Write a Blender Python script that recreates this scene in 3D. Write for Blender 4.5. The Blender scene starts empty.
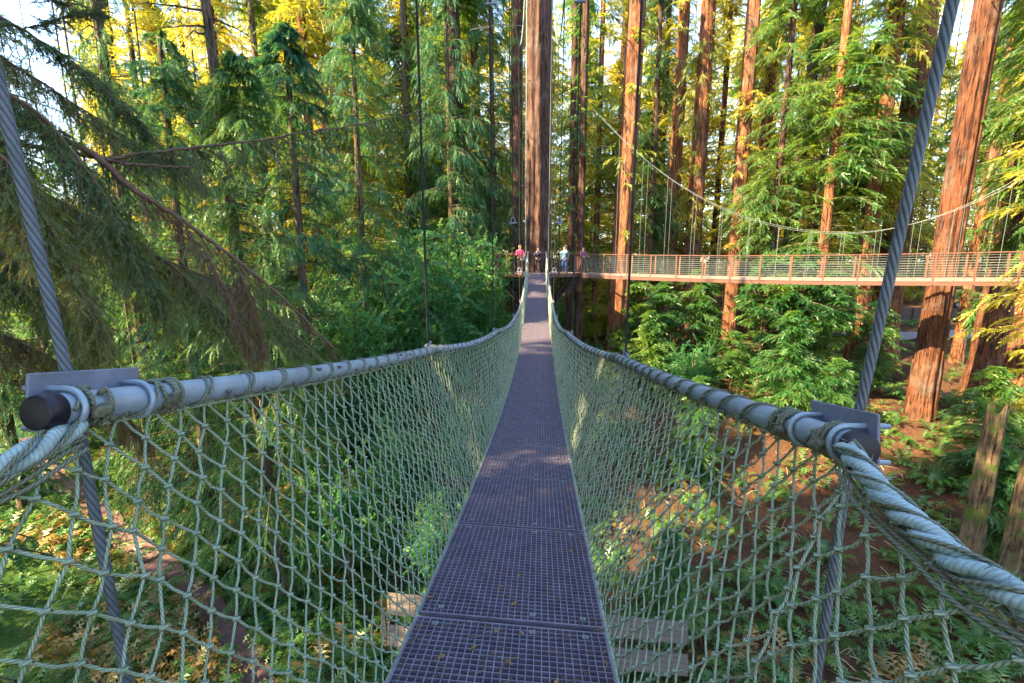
import bpy, bmesh, math, random
import numpy as np
from mathutils import Vector
R = math.radians
rng = np.random.default_rng(7)
random.seed(7)
sc = bpy.context.scene
COL = sc.collection

# ------------------------------------------------------------------ camera, sky, sun
EYE = 12.5
YAW, PITCH, F = R(3.0), R(9.9), 470.0
cam = bpy.data.cameras.new('camera'); cam.sensor_width = 36; cam.lens = F / 1024 * 36
cam.clip_start = 0.05; cam.clip_end = 2000
co = bpy.data.objects.new('camera', cam); COL.objects.link(co)
co.location = (0, 0, EYE); co.rotation_euler = (R(90) - PITCH, 0, YAW)
sc.camera = co
SUN_AZ, SUN_EL = R(-118), R(40)          # azimuth from +Y, negative = to the left
w = bpy.data.worlds.new('World'); sc.world = w; w.use_nodes = True
nt = w.node_tree; bg = nt.nodes['Background']
sky = nt.nodes.new('ShaderNodeTexSky'); sky.sky_type = 'NISHITA'; sky.sun_disc = False
sky.sun_elevation = SUN_EL; sky.sun_rotation = SUN_AZ; sky.air_density = 1.0; sky.dust_density = 1.0
nt.links.new(sky.outputs[0], bg.inputs[0]); bg.inputs[1].default_value = 0.135
sl = bpy.data.lights.new('sun', 'SUN'); sl.energy = 5.0; sl.angle = R(0.5); sl.color = (1.0, 0.75, 0.40)
so = bpy.data.objects.new('sun', sl); COL.objects.link(so)
sd = Vector((math.sin(SUN_AZ) * math.cos(SUN_EL), math.cos(SUN_AZ) * math.cos(SUN_EL), math.sin(SUN_EL)))
so.rotation_euler = sd.to_track_quat('Z', 'Y').to_euler(); so.location = (-20, 0, 50)
sc.view_settings.view_transform = 'Standard'; sc.view_settings.look = 'None'
sc.view_settings.exposure = 2.85; sc.view_settings.gamma = 1.0; sc.view_settings.use_curve_mapping = False
sc.cycles.max_bounces = 8; sc.cycles.diffuse_bounces = 4; sc.cycles.transmission_bounces = 6; sc.cycles.glossy_bounces = 2
sc.cycles.use_denoising = True
sc.cycles.sample_clamp_indirect = 6.0

# ------------------------------------------------------------------ camera maths (reading places off the photograph)
_cf = np.array([-math.sin(YAW) * math.cos(PITCH), math.cos(YAW) * math.cos(PITCH), -math.sin(PITCH)])
_cr = np.array([math.cos(YAW), math.sin(YAW), 0.0])
_cd = np.array([-math.sin(YAW) * -math.sin(PITCH) * -1, math.cos(YAW) * -math.sin(PITCH), -math.cos(PITCH)])
_cd = np.cross(_cf, _cr)
def P(px, py, z):
    """world point seen at pixel (px, py) at depth z"""
    return np.array([0, 0, EYE]) + z * (_cf + (px - 512) / F * _cr + (py - 341.5) / F * _cd)
def XY(px, z, py=259):
    p = P(px, py, z); return float(p[0]), float(p[1])
def terrain(x, y):
    x = np.asarray(x, float); y = np.asarray(y, float)
    r = y + 0.3 * x
    h = np.interp(r, [-60, -5, 12, 18, 21, 24, 27, 30, 40, 50, 60, 90, 140, 260], [3, 1.0, 0, 0, .45, 1.5, 2.7, 3.6, 4.5, 5.0, 5.6, 7.2, 8.4, 9.5])
    h = h + np.interp(-x, [20, 45, 120], [0, 3.0, 12]) * np.interp(y, [-40, 0, 40], [0.3, .6, 1])
    h = h + .25 * np.sin(x * .31 + 1.3) * np.cos(y * .27) + .10 * np.sin(x * 1.1 + y * .7) + .06 * np.sin(x * 2.3 - y * 1.9)
    return h
def ground_at(px, py):
    d = P(px, py, 1) - np.array([0, 0, EYE]); t = 2.0
    while t < 300:
        q = np.array([0, 0, EYE]) + d * t
        if q[2] <= terrain(q[0], q[1]): break
        t += .1
    return q

# ------------------------------------------------------------------ object helpers
def tag(o, label=None, cat=None, group=None, kind=None):
    if label: o['label'] = label
    if cat: o['category'] = cat
    if group: o['group'] = group
    if kind: o['kind'] = kind
    return o
def thing(name, label, cat, loc=(0, 0, 0), rz=0, group=None):
    o = bpy.data.objects.new(name, None); COL.objects.link(o); o.empty_display_size = .2
    o.location = loc; o.rotation_euler = (0, 0, rz)
    return tag(o, label, cat, group)
def link(name, mesh, parent=None, loc=None):
    o = bpy.data.objects.new(name, mesh); COL.objects.link(o)
    if parent: o.parent = parent
    if loc is not None: o.location = loc
    return o

class G:
    """collects geometry for one mesh"""
    def __init__(s): s.v = []; s.q = []; s.t = []; s.uvq = []; s.uvt = []; s.n = 0
    def add(s, V, Q=None, T=None, uvq=None, uvt=None):
        V = np.asarray(V, float).reshape(-1, 3)
        if Q is not None and len(Q):
            Q = np.asarray(Q, int).reshape(-1, 4) + s.n; s.q.append(Q)
            s.uvq.append(np.zeros((len(Q) * 4, 2)) if uvq is None else np.asarray(uvq).reshape(-1, 2))
        if T is not None and len(T):
            T = np.asarray(T, int).reshape(-1, 3) + s.n; s.t.append(T)
            s.uvt.append(np.zeros((len(T) * 3, 2)) if uvt is None else np.asarray(uvt).reshape(-1, 2))
        s.v.append(V); s.n += len(V); return s
    def mesh(s, name, mat, smooth=False):
        me = bpy.data.meshes.new(name)
        V = np.concatenate(s.v); 
        Q = np.concatenate(s.q) if s.q else np.zeros((0, 4), int); T = np.concatenate(s.t) if s.t else np.zeros((0, 3), int)
        me.vertices.add(len(V)); me.vertices.foreach_set('co', V.astype(np.float32).ravel())
        nl = len(Q) * 4 + len(T) * 3
        me.loops.add(nl); me.loops.foreach_set('vertex_index', np.concatenate([Q.ravel(), T.ravel()]).astype(np.int32))
        me.polygons.add(len(Q) + len(T))
        st = np.concatenate([np.arange(len(Q)) * 4, len(Q) * 4 + np.arange(len(T)) * 3]).astype(np.int32)
        me.polygons.foreach_set('loop_start', st)
        me.polygons.foreach_set('loop_total', np.concatenate([np.full(len(Q), 4), np.full(len(T), 3)]).astype(np.int32))
        uv = me.uv_layers.new(name='UVMap')
        U = np.concatenate(s.uvq + s.uvt) if (s.uvq or s.uvt) else np.zeros((nl, 2))
        uv.data.foreach_set('uv', U.astype(np.float32).ravel())
        me.materials.append(mat); me.update(calc_edges=True)
        me.polygons.foreach_set('use_smooth', np.full(len(Q) + len(T), smooth)); me.update()
        return me
    def build(s, name, mat, parent=None, smooth=False, loc=None):
        return link(name, s.mesh(name, mat, smooth), parent, loc)

def nrm(a): return a / (np.linalg.norm(a, axis=-1, keepdims=True) + 1e-9)
def tube(g, pts, rad, k=8, caps=True):
    pts = np.asarray(pts, float); n = len(pts); rad = np.full(n, rad, float) if np.isscalar(rad) else np.asarray(rad, float)
    T = nrm(np.gradient(pts, axis=0))
    ref = np.array([0, 0, 1.0]) if abs(T[0][2]) < .9 else np.array([1.0, 0, 0])
    N = np.zeros_like(pts); a = np.cross(T[0], ref); a /= np.linalg.norm(a)
    for i in range(n):
        a = a - T[i] * a.dot(T[i]); a /= (np.linalg.norm(a) + 1e-9); N[i] = a
    B = np.cross(T, N); ang = np.arange(k) * 2 * np.pi / k
    V = (pts[:, None] + rad[:, None, None] * (np.cos(ang)[None, :, None] * N[:, None] + np.sin(ang)[None, :, None] * B[:, None])).reshape(-1, 3)
    i, j = np.meshgrid(np.arange(n - 1), np.arange(k), indexing='ij'); i = i.ravel(); j = j.ravel(); j2 = (j + 1) % k
    Q = np.stack([i * k + j, i * k + j2, (i + 1) * k + j2, (i + 1) * k + j], 1)
    L = np.concatenate([[0], np.cumsum(np.linalg.norm(np.diff(pts, axis=0), axis=1))])
    uv = np.stack([np.stack([j / k, L[i]], 1), np.stack([(j + 1) / k, L[i]], 1), np.stack([(j + 1) / k, L[i + 1]], 1), np.stack([j / k, L[i + 1]], 1)], 1)
    g.add(V, Q, uvq=uv)
    if caps:
        b = g.n - len(V)
        for c, ring, fl in ((pts[0], 0, 1), (pts[-1], n - 1, 0)):
            idx = ring * k + np.arange(k) + b
            g.v.append(c[None]); ci = g.n; g.n += 1
            t = np.stack([idx, np.roll(idx, -1), np.full(k, ci)], 1)
            if fl: t = t[:, ::-1]
            g.t.append(t); g.uvt.append(np.zeros((k * 3, 2)))
def segs(g, A, B, r, k=5):
    """many straight prisms at once"""
    A = np.asarray(A, float); B = np.asarray(B, float); M = len(A); r = np.full(M, r, float) if np.isscalar(r) else r
    T = nrm(B - A); ref = np.where(np.abs(T[:, 2:3]) < .9, np.array([[0, 0, 1.0]]), np.array([[1.0, 0, 0]]))
    N = nrm(np.cross(T, ref)); Bn = np.cross(T, N); ang = np.arange(k) * 2 * np.pi / k
    ring = r[:, None, None] * (np.cos(ang)[None, :, None] * N[:, None] + np.sin(ang)[None, :, None] * Bn[:, None])
    V = np.stack([A[:, None] + ring, B[:, None] + ring], 1).reshape(-1, 3)
    m = np.arange(M)[:, None] * 2 * k; j = np.arange(k)[None]; j2 = (j + 1) % k
    Q = np.stack([m + j, m + j2, m + k + j2, m + k + j], 2).reshape(-1, 4)
    L = np.linalg.norm(B - A, axis=1)[:, None] + 0 * j; jj = j / k + 0 * m; jn = (j + 1) / k + 0 * m; Z = 0 * L
    uv = np.stack([np.stack([jj, Z], 2), np.stack([jn, Z], 2), np.stack([jn, L], 2), np.stack([jj, L], 2)], 2)
    g.add(V, Q, uvq=uv)
_BQ = np.array([[0, 3, 2, 1], [4, 5, 6, 7], [0, 1, 5, 4], [1, 2, 6, 5], [2, 3, 7, 6], [3, 0, 4, 7]])
def hexa(g, c8): g.add(c8, _BQ)
def box(g, c, s, rz=0, ax=None):
    c = np.asarray(c, float); s = np.asarray(s, float) / 2
    k = np.array([[-1, -1, -1], [1, -1, -1], [1, 1, -1], [-1, 1, -1], [-1, -1, 1], [1, -1, 1], [1, 1, 1], [-1, 1, 1]]) * s
    if ax is None:
        cs, sn = math.cos(rz), math.sin(rz); ax = np.array([[cs, sn, 0], [-sn, cs, 0], [0, 0, 1.0]])
    g.add(c + k @ np.asarray(ax), _BQ)
def bar(g, a, b, wd, ht, up=(0, 0, 1)):
    a = np.asarray(a, float); b = np.asarray(b, float); t = (b - a); L = np.linalg.norm(t); t = t / L
    s = np.cross(t, up); s /= np.linalg.norm(s); u = np.cross(s, t)
    box(g, (a + b) / 2, (L, wd, ht), ax=np.array([t, s, u]))
def bevel(o, wdt=.01, seg=2):
    m = o.modifiers.new('bevel', 'BEVEL'); m.width = wdt; m.segments = seg; m.limit_method = 'ANGLE'; m.angle_limit = R(40); return o
_bm = bmesh.new(); bmesh.ops.create_icosphere(_bm, subdivisions=1, radius=1); _bm.verts.ensure_lookup_table()
ICO = np.array([v.co[:] for v in _bm.verts]); ICOF = np.array([[v.index for v in f.verts] for f in _bm.faces]); _bm.free()
_bm = bmesh.new(); bmesh.ops.create_icosphere(_bm, subdivisions=2, radius=1); _bm.verts.ensure_lookup_table()
ICO2 = np.array([v.co[:] for v in _bm.verts]); ICO2F = np.array([[v.index for v in f.verts] for f in _bm.faces]); _bm.free()
def blobs(g, C, r, sq=(1, 1, 1), jit=.15, hi=False):
    V0, F0 = (ICO2, ICO2F) if hi else (ICO, ICOF)
    M = len(C); r = np.full(M, r, float) if np.isscalar(r) else r
    V = C[:, None] + V0[None] * np.array(sq) * r[:, None, None] * (1 + jit * rng.normal(size=(M, len(V0), 1)))
    T = (F0[None] + (np.arange(M) * len(V0))[:, None, None]).reshape(-1, 3)
    g.add(V.reshape(-1, 3), T=T)

# ------------------------------------------------------------------ materials
def newmat(name):
    m = bpy.data.materials.new(name); m.use_nodes = True; n = m.node_tree
    for x in list(n.nodes): n.nodes.remove(x)
    out = n.nodes.new('ShaderNodeOutputMaterial'); return m, n, out
def nd(n, t, **kw):
    x = n.nodes.new(t)
    for k, v in kw.items(): setattr(x, k, v)
    return x
def ramp(n, fac, stops, interp='LINEAR'):
    r = nd(n, 'ShaderNodeValToRGB'); cr = r.color_ramp; cr.interpolation = interp
    while len(cr.elements) > 1: cr.elements.remove(cr.elements[-1])
    cr.elements[0].position = stops[0][0]; cr.elements[0].color = (*stops[0][1], 1)
    for p, c in stops[1:]:
        e = cr.elements.new(p); e.color = (*c, 1)
    n.links.new(fac, r.inputs[0]); return r.outputs[0]
def noise(n, vec, scale, detail=4, rough=.6, dist=0):
    x = nd(n, 'ShaderNodeTexNoise'); x.inputs['Scale'].default_value = scale; x.inputs['Detail'].default_value = detail
    x.inputs['Roughness'].default_value = rough; x.inputs['Distortion'].default_value = dist
    if vec is not None: n.links.new(vec, x.inputs['Vector'])
    return x.outputs['Fac']
def scaled(n, vec, s):
    m = nd(n, 'ShaderNodeMapping'); m.inputs['Scale'].default_value = s; n.links.new(vec, m.inputs['Vector']); return m.outputs[0]
def pos(n): return nd(n, 'ShaderNodeNewGeometry').outputs['Position']
def objc(n): return nd(n, 'ShaderNodeTexCoord').outputs['Object']
def bump(n, h, strength=.5, dist=.02):
    b = nd(n, 'ShaderNodeBump'); b.inputs['Strength'].default_value = strength; b.inputs['Distance'].default_value = dist
    n.links.new(h, b.inputs['Height']); return b.outputs[0]
def math_(n, op, a, b=None, c=None):
    x = nd(n, 'ShaderNodeMath', operation=op)
    for i, v in enumerate((a, b, c)):
        if v is None: continue
        if isinstance(v, (int, float)): x.inputs[i].default_value = v
        else: n.links.new(v, x.inputs[i])
    return x.outputs[0]
def mixc(n, f, a, b, mode='MIX'):
    x = nd(n, 'ShaderNodeMix', data_type='RGBA', blend_type=mode)
    for s, v in ((0, f), (6, a), (7, b)):
        if isinstance(v, (int, float)): x.inputs[s].default_value = v
        elif isinstance(v, tuple): x.inputs[s].default_value = (*v, 1)
        else: n.links.new(v, x.inputs[s])
    return x.outputs[2]
def princ(n, out, col, rough=.7, metal=0, normal=None, spec=.5):
    p = nd(n, 'ShaderNodeBsdfPrincipled')
    if isinstance(col, tuple): p.inputs['Base Color'].default_value = (*col, 1)
    else: n.links.new(col, p.inputs['Base Color'])
    if isinstance(rough, (int, float)): p.inputs['Roughness'].default_value = rough
    else: n.links.new(rough, p.inputs['Roughness'])
    p.inputs['Metallic'].default_value = metal; p.inputs['Specular IOR Level'].default_value = spec
    if normal is not None: n.links.new(normal, p.inputs['Normal'])
    n.links.new(p.outputs[0], out.inputs[0]); return p

def m_plain(name, c1, c2=None, scale=8, rough=.7, metal=0, bmp=.3, stretch=(1, 1, 1), spec=.5, dist=.01):
    m, n, out = newmat(name); c2 = c2 or tuple(x * .7 for x in c1)
    v = scaled(n, objc(n), stretch); f = noise(n, v, scale, 6)
    princ(n, out, mixc(n, ramp(n, noise(n, scaled(n, objc(n), stretch), scale * .37, 6, .75), [(.52, (0, 0, 0)), (.72, (.6, .6, .6))]), ramp(n, f, [(.3, c1), (.7, c2)]), tuple(x * y for x, y in zip(c2, (.7, .6, .5)))), rough, metal, bump(n, f, bmp, dist), spec); return m
def m_leaf(name, cols, trans, scale=.35, tf=.5, gloss=.05):
    """leaf colours vary from clump to clump and from tree to tree"""
    m, n, out = newmat(name); p = pos(n)
    f = noise(n, p, scale, 3, .7); f2 = noise(n, p, 9, 1)
    oi = nd(n, 'ShaderNodeObjectInfo').outputs['Random']
    f = math_(n, 'ADD', math_(n, 'MULTIPLY', f, .62), math_(n, 'ADD', math_(n, 'MULTIPLY', f2, .3), math_(n, 'MULTIPLY', oi, .16)))
    c = ramp(n, f, [(.36, cols[0]), (.52, cols[1]), (.68, cols[2])])
    ct = ramp(n, f, [(.36, trans[0]), (.68, trans[1])])
    d = nd(n, 'ShaderNodeBsdfDiffuse'); t = nd(n, 'ShaderNodeBsdfTranslucent'); gl = nd(n, 'ShaderNodeBsdfGlossy'); gl.inputs['Roughness'].default_value = .45
    gl.inputs['Color'].default_value = (.8, .9, .8, 1)
    n.links.new(c, d.inputs[0]); n.links.new(ct, t.inputs[0])
    a = nd(n, 'ShaderNodeMixShader'); a.inputs[0].default_value = tf; n.links.new(d.outputs[0], a.inputs[1]); n.links.new(t.outputs[0], a.inputs[2])
    b = nd(n, 'ShaderNodeMixShader'); b.inputs[0].default_value = gloss; n.links.new(a.outputs[0], b.inputs[1]); n.links.new(gl.outputs[0], b.inputs[2])
    n.links.new(b.outputs[0], out.inputs[0]); return m
def m_bark(name, c0, c1, c2, vs=.12, scale=9, moss=0, strength=.9):
    m, n, out = newmat(name); o = objc(n); p = pos(n)
    v = scaled(n, p, (1, 1, vs)); f = noise(n, v, scale, 8, .65, .4); f2 = noise(n, scaled(n, p, (1, 1, .35)), 2.2, 3); f3 = noise(n, p, 40, 4)
    c = ramp(n, f, [(.36, c0), (.5, c1), (.66, c2)])
    c = mixc(n, .45, c, ramp(n, f2, [(.35, c0), (.65, c2)]), 'MIX')
    f5 = noise(n, scaled(n, p, (1, 1, .06)), 16, 5, .7); c = mixc(n, ramp(n, f5, [(.40, (1, 1, 1)), (.50, (0, 0, 0))]), c, tuple(x * .5 for x in c0))
    c = mixc(n, ramp(n, noise(n, p, .9, 5, .7), [(.50, (0, 0, 0)), (.70, (.55, .55, .55))]), c, (.15, .12, .10))
    if moss: c = mixc(n, ramp(n, noise(n, p, 1.6, 6, .7), [(.62 - moss * .25, (0, 0, 0)), (.70 - moss * .2, (1, 1, 1))]), c, (.07, .11, .02))
    h = math_(n, 'ADD', f, math_(n, 'MULTIPLY', f3, .25))
    princ(n, out, c, .92, 0, bump(n, h, strength, .09), .2); return m
def m_rope(name, c0, c1, turns=55, strands=3, rough=.75, dark=.75, bs=.8):
    m, n, out = newmat(name); uv = nd(n, 'ShaderNodeTexCoord').outputs['UV']; s = nd(n, 'ShaderNodeSeparateXYZ'); n.links.new(uv, s.inputs[0])
    a = math_(n, 'ADD', math_(n, 'MULTIPLY', s.outputs[0], strands), math_(n, 'MULTIPLY', s.outputs[1], turns))
    w_ = math_(n, 'ABSOLUTE', math_(n, 'SINE', math_(n, 'MULTIPLY', a, math.pi)))
    f = noise(n, pos(n), 30, 4); f2 = noise(n, pos(n), 3, 3)
    c = mixc(n, f2, c0, c1); c = mixc(n, math_(n, 'MULTIPLY', math_(n, 'POWER', math_(n, 'SUBTRACT', 1, w_), 2), dark), c, tuple(x * .25 for x in c0))
    c = mixc(n, ramp(n, noise(n, pos(n), 5.5, 6, .75), [(.48, (0, 0, 0)), (.68, (.75, .75, .75))]), c, tuple(x * y for x, y in zip(c0, (.55, .50, .38))))
    princ(n, out, c, rough, 0, bump(n, math_(n, 'ADD', w_, math_(n, 'MULTIPLY', f, .6)), bs, .004), .3); return m

M = {}
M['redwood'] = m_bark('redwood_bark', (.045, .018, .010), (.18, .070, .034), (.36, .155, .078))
M['redwood_dark'] = m_bark('shade_darkened_redwood_bark', (.022, .012, .010), (.080, .042, .032), (.155, .085, .065))  # greyer brown bark, with the trunks' shade darkened into its colour
M['redwood_red'] = m_bark('deep_red_redwood_bark', (.018, .008, .006), (.090, .034, .018), (.20, .078, .038))
M['fir_bark'] = m_bark('fir_bark', (.03, .022, .016), (.11, .075, .05), (.22, .17, .12), .3, 14, .3)
M['mossy'] = m_bark('mossy_bark', (.03, .022, .015), (.13, .085, .05), (.26, .18, .10), .25, 9, .45)
M['twig'] = m_plain('bare_twig_bark', (.16, .08, .045), (.07, .04, .025), 20)
M['pale_twig'] = m_plain('pale_dead_wood', (.42, .34, .25), (.2, .14, .1), 16)
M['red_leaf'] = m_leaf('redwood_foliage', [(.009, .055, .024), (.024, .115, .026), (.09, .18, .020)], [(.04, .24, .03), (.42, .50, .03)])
M['gold_leaf'] = m_leaf('sun_tinted_redwood_foliage', [(.05, .13, .014), (.18, .22, .018), (.34, .28, .03)], [(.35, .45, .02), (.80, .62, .05)], tf=.55)  # yellow, brightened leaf colours stand in for sunlight on the foliage
M['fir_leaf'] = m_leaf('fir_foliage', [(.006, .050, .030), (.015, .105, .048), (.05, .15, .035)], [(.02, .20, .06), (.26, .38, .04)], .5, tf=.4, gloss=.03)
M['droop_leaf'] = m_leaf('drooping_fir_needles', [(.018, .075, .020), (.048, .145, .028), (.17, .18, .028)], [(.10, .28, .03), (.5, .45, .04)], .9, tf=.45)
M['brown_leaf'] = m_leaf('dead_fir_needles', [(.07, .048, .022), (.12, .08, .03), (.20, .14, .045)], [(.30, .16, .03), (.5, .32, .07)], .9, tf=.4)
M['bush_leaf'] = m_leaf('broadleaf_foliage', [(.020, .10, .045), (.045, .18, .06), (.11, .24, .06)], [(.06, .32, .06), (.35, .5, .08)], .6, tf=.45, gloss=.03)
M['fern_leaf'] = m_leaf('fern_fronds', [(.014, .06, .022), (.035, .12, .025), (.10, .17, .03)], [(.06, .22, .03), (.3, .4, .05)], 1.2, tf=.35)
M['bracken'] = m_leaf('dry_bracken', [(.10, .07, .02), (.22, .13, .035), (.34, .20, .05)], [(.25, .15, .03), (.55, .35, .07)], .8, tf=.35)
M['steel'] = m_plain('galvanised_steel', (.33, .41, .50), (.22, .28, .36), 14, .36, .25, .15, dist=.003)
M['plate'] = m_plain('grey_steel_plate', (.20, .22, .30), (.13, .145, .21), 18, .5, .1, .2, dist=.003)
M['cap'] = m_plain('dark_plastic_cap', (.007, .005, .018), (.003, .003, .008), 20, .5, 0, .4, dist=.004)
M['cable'] = m_rope('wire_rope', (.11, .135, .18), (.17, .20, .25), 32, 6, .5)
M['thin_cable'] = m_plain('dark_wire_cable', (.035, .04, .042), (.018, .02, .022), 30, .85, 0, spec=.1)
M['pale_cable'] = m_plain('pale_wire_cable', (.22, .26, .26), (.15, .18, .18), 30, .4, .2)
M['net'] = m_rope('green_grey_net_cord', (.29, .39, .28), (.42, .50, .39), 70, 3)
M['lash'] = m_rope('khaki_lashing_cord', (.26, .27, .20), (.17, .21, .17), 75, 3)
M['braid'] = m_rope('thick_pale_rope', (.24, .37, .38), (.46, .56, .61), 105, 4, .85, .35, .45)
M['grate'] = m_plain('grey_violet_grating', (.24, .21, .28), (.13, .115, .165), 9, .55, .1, .4, dist=.003)
M['under'] = m_plain('dark_hole_sheet', (.006, .006, .014), (.003, .003, .008), 9, .8)
M['rust'] = m_plain('rusty_sleeve', (.16, .055, .035), (.07, .03, .025), 12, .85)
M['wood_red'] = m_plain('stained_rail_wood', (.14, .062, .042), (.085, .040, .03), 9, .7, 0, .4, (1, 1, 6))
M['wood_pale'] = m_plain('weathered_deck_edge', (.20, .16, .15), (.13, .105, .10), 7, .8, 0, .4, (1, 1, 6))
M['wood_tan'] = m_plain('tan_timber', (.15, .12, .10), (.085, .065, .055), 5, .9, 0, .5, (1, 8, 1))
M['beam'] = m_plain('dark_steel_beam', (.045, .032, .035), (.02, .016, .02), 9, .6)

# ------------------------------------------------------------------ setting: ground, road, path
def grid_sheet(xs, ys, zf):
    X, Y = np.meshgrid(xs, ys); Z = zf(X, Y); nx, ny = len(xs), len(ys)
    V = np.stack([X, Y, Z], -1).reshape(-1, 3); i, j = np.meshgrid(np.arange(ny - 1), np.arange(nx - 1), indexing='ij'); i = i.ravel(); j = j.ravel()
    return V, np.stack([i * nx + j, i * nx + j + 1, (i + 1) * nx + j + 1, (i + 1) * nx + j], 1)
def axis_pts(lo, hi, n0, n1, st):
    a = np.arange(lo, hi, st); return np.unique(np.concatenate([np.linspace(n0, lo, 24), a, np.linspace(hi, n1, 24)]))
m, n, out = newmat('forest_floor'); p = pos(n)
fa = noise(n, p, .33, 6, .65); fb = noise(n, p, 3.2, 6, .7); fc = noise(n, p, 16, 6, .75); fx = nd(n, 'ShaderNodeSeparateXYZ'); n.links.new(p, fx.inputs[0])
soil = ramp(n, fb, [(.3, (.022, .012, .009)), (.5, (.060, .030, .021)), (.7, (.12, .056, .032))])
litter = ramp(n, fc, [(.35, (.022, .012, .009)), (.5, (.075, .036, .022)), (.68, (.27, .14, .065))])
soil = mixc(n, .55, soil, litter)
green = ramp(n, fc, [(.32, (.014, .03, .008)), (.52, (.04, .095, .016)), (.7, (.10, .16, .03))])
g_ = math_(n, 'ADD', fa, math_(n, 'MULTIPLY', math_(n, 'SUBTRACT', math_(n, 'MULTIPLY', fx.outputs[0], -1), 4), .010))
c = mixc(n, ramp(n, math_(n, 'ADD', g_, math_(n, 'MULTIPLY', fb, .15)), [(.50, (0, 0, 0)), (.60, (1, 1, 1))]), soil, green)
princ(n, out, c, .95, 0, bump(n, math_(n, 'ADD', fb, fc), .8, .12), .15); M['ground'] = m
g = G(); V, Q = grid_sheet(axis_pts(-50, 60, -400, 400, .7), axis_pts(-12, 75, -200, 500, .7), terrain); g.add(V, Q)
gr = g.build('forest_floor', M['ground'], smooth=True); tag(gr, 'brown forest floor with needle litter and mossy green patches', None, kind='structure')
def ribbon(pts, wd, lift, n_sub=12):
    pts = np.array(pts, float); t = np.linspace(0, len(pts) - 1, (len(pts) - 1) * n_sub + 1)
    c = np.stack([np.interp(t, np.arange(len(pts)), pts[:, k]) for k in (0, 1)], 1)
    for _ in range(6): c[1:-1] = (c[:-2] + 2 * c[1:-1] + c[2:]) / 4
    d = nrm(np.gradient(c, axis=0)); s = np.stack([-d[:, 1], d[:, 0]], 1); k = np.linspace(-.5, .5, 7)
    wv = wd * (1 + .14 * np.sin(np.arange(len(c)) * .9) + .12 * np.sin(np.arange(len(c)) * 2.7 + 1))
    V = c[:, None] + s[:, None] * (k[None, :, None] * wv[:, None, None]); Z = terrain(V[..., 0], V[..., 1]) + lift + .012 * np.sin(k[None] * 40 + np.arange(len(c))[:, None])
    V = np.concatenate([V, Z[..., None]], -1).reshape(-1, 3); nn = len(k); i, j = np.meshgrid(np.arange(len(c) - 1), np.arange(nn - 1), indexing='ij'); i = i.ravel(); j = j.ravel()
    return V, np.stack([i * nn + j, (i + 1) * nn + j, (i + 1) * nn + j + 1, i * nn + j + 1], 1)
M['path'] = m_plain('mauve_gravel_path', (.13, .078, .08), (.085, .05, .052), 6, .95, 0, .6)
pp = [ground_at(*q)[:2] for q in ((20, 440), (60, 482), (110, 524), (160, 566), (215, 612), (250, 670))]
pp = pp + [pp[-1] + (pp[-1] - pp[-2]) * 1.2, pp[-1] + (pp[-1] - pp[-2]) * 2.5 + np.array([1.5, -1])]
g = G(); g.add(*ribbon(pp, 1.0, .08)); o = g.build('footpath', M['path'], smooth=True); tag(o, 'narrow mauve gravel footpath winding through the undergrowth below the net', kind='structure')
M['road'] = m_plain('grey_track', (.22, .20, .22), (.15, .135, .15), 5, .9)
a = ground_at(880, 338)[:2]; b = ground_at(1010, 336)[:2]; 
g = G(); g.add(*ribbon([a - (b - a) * 1.2, a, b, b + (b - a) * 1.5], 3.0, .2, 20)); o = g.build('track', M['road'], smooth=True); tag(o, 'grey vehicle track behind the big trunks', kind='structure')
ROADA, ROADB = a, b

# ------------------------------------------------------------------ the rope bridge
def Hd(u): return 1.55 + .193 * u - .0075 * u * u                     # deck drop below the eye
def ctr(u): return -.15 * np.clip(1 - np.asarray(u) / 15, 0, 1.1)
def roll(u): return np.tan(R(3.0)) * np.clip(1 - np.asarray(u) / 18, 0, 1)
def gap(u): return np.interp(u, [-1, 4.7, 5.8, 6.8, 8, 9.7, 11.5, 15, 29], [.955, .94, .87, .77, .66, .56, .505, .50, .55])
HW = .51
def deckp(u, v): # point on deck surface, v across measured from the deck centre
    return np.stack([ctr(u) + v, u + 0 * v, EYE - Hd(u) - v * roll(u)], -1)
def railp(u, s):
    u = np.asarray(u, float); gp = gap(u)
    dip = .05 * np.sin(np.pi * np.mod(u - 1.0, 3.66) / 3.66) * (u > 4.66)
    return np.stack([ctr(u) + s * gp, u, EYE - Hd(u) + 1.345 - s * gp * roll(u) - dip], -1)
U0, U1 = -.6, 28.9
bridge = thing('rope_bridge', 'sagging suspension footbridge with grating deck and rope net sides leading to the platform', 'footbridge', (0, 0, 0))
PL = 1.2192; NX, NY = 27, 32
def grating():
    g = G(); t = .0050; hh = .022; L = PL - .030
    xs = np.linspace(-HW + t / 2, HW - t / 2, NX + 1); ys = np.linspace(.015 + t / 2, L + .015 - t / 2, NY + 1)
    for i, x in enumerate(xs):
        tt = .010 if i in (0, NX) else t
        box(g, (x, PL / 2, -hh / 2), (tt, L - .002, hh))
    for j, y in enumerate(ys):
        tt = .012 if j in (0, NY) else t
        box(g, (0, y, -hh / 2 - .0015), (2 * HW - .004, tt, hh))
    return g
clip_g = G()
box(clip_g, (0, 0, .002), (.034, .03, .004)); blobs(clip_g, np.array([[0, 0, .007]]), .008, (1, 1, .5), 0)
grate_me = grating().mesh('grating', M['grate'])
clip_me = clip_g.mesh('fixing_clips', M['pale_cable'])
ug = G(); box(ug, (0, PL / 2, -.06), (2 * HW - .02, PL, .012)); under_me = ug.mesh('added_dark_sheet', M['under'])  # dark sheet added beneath the bars so the open holes look black
k = 0; seam0 = 2.27 - PL * 3
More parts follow.
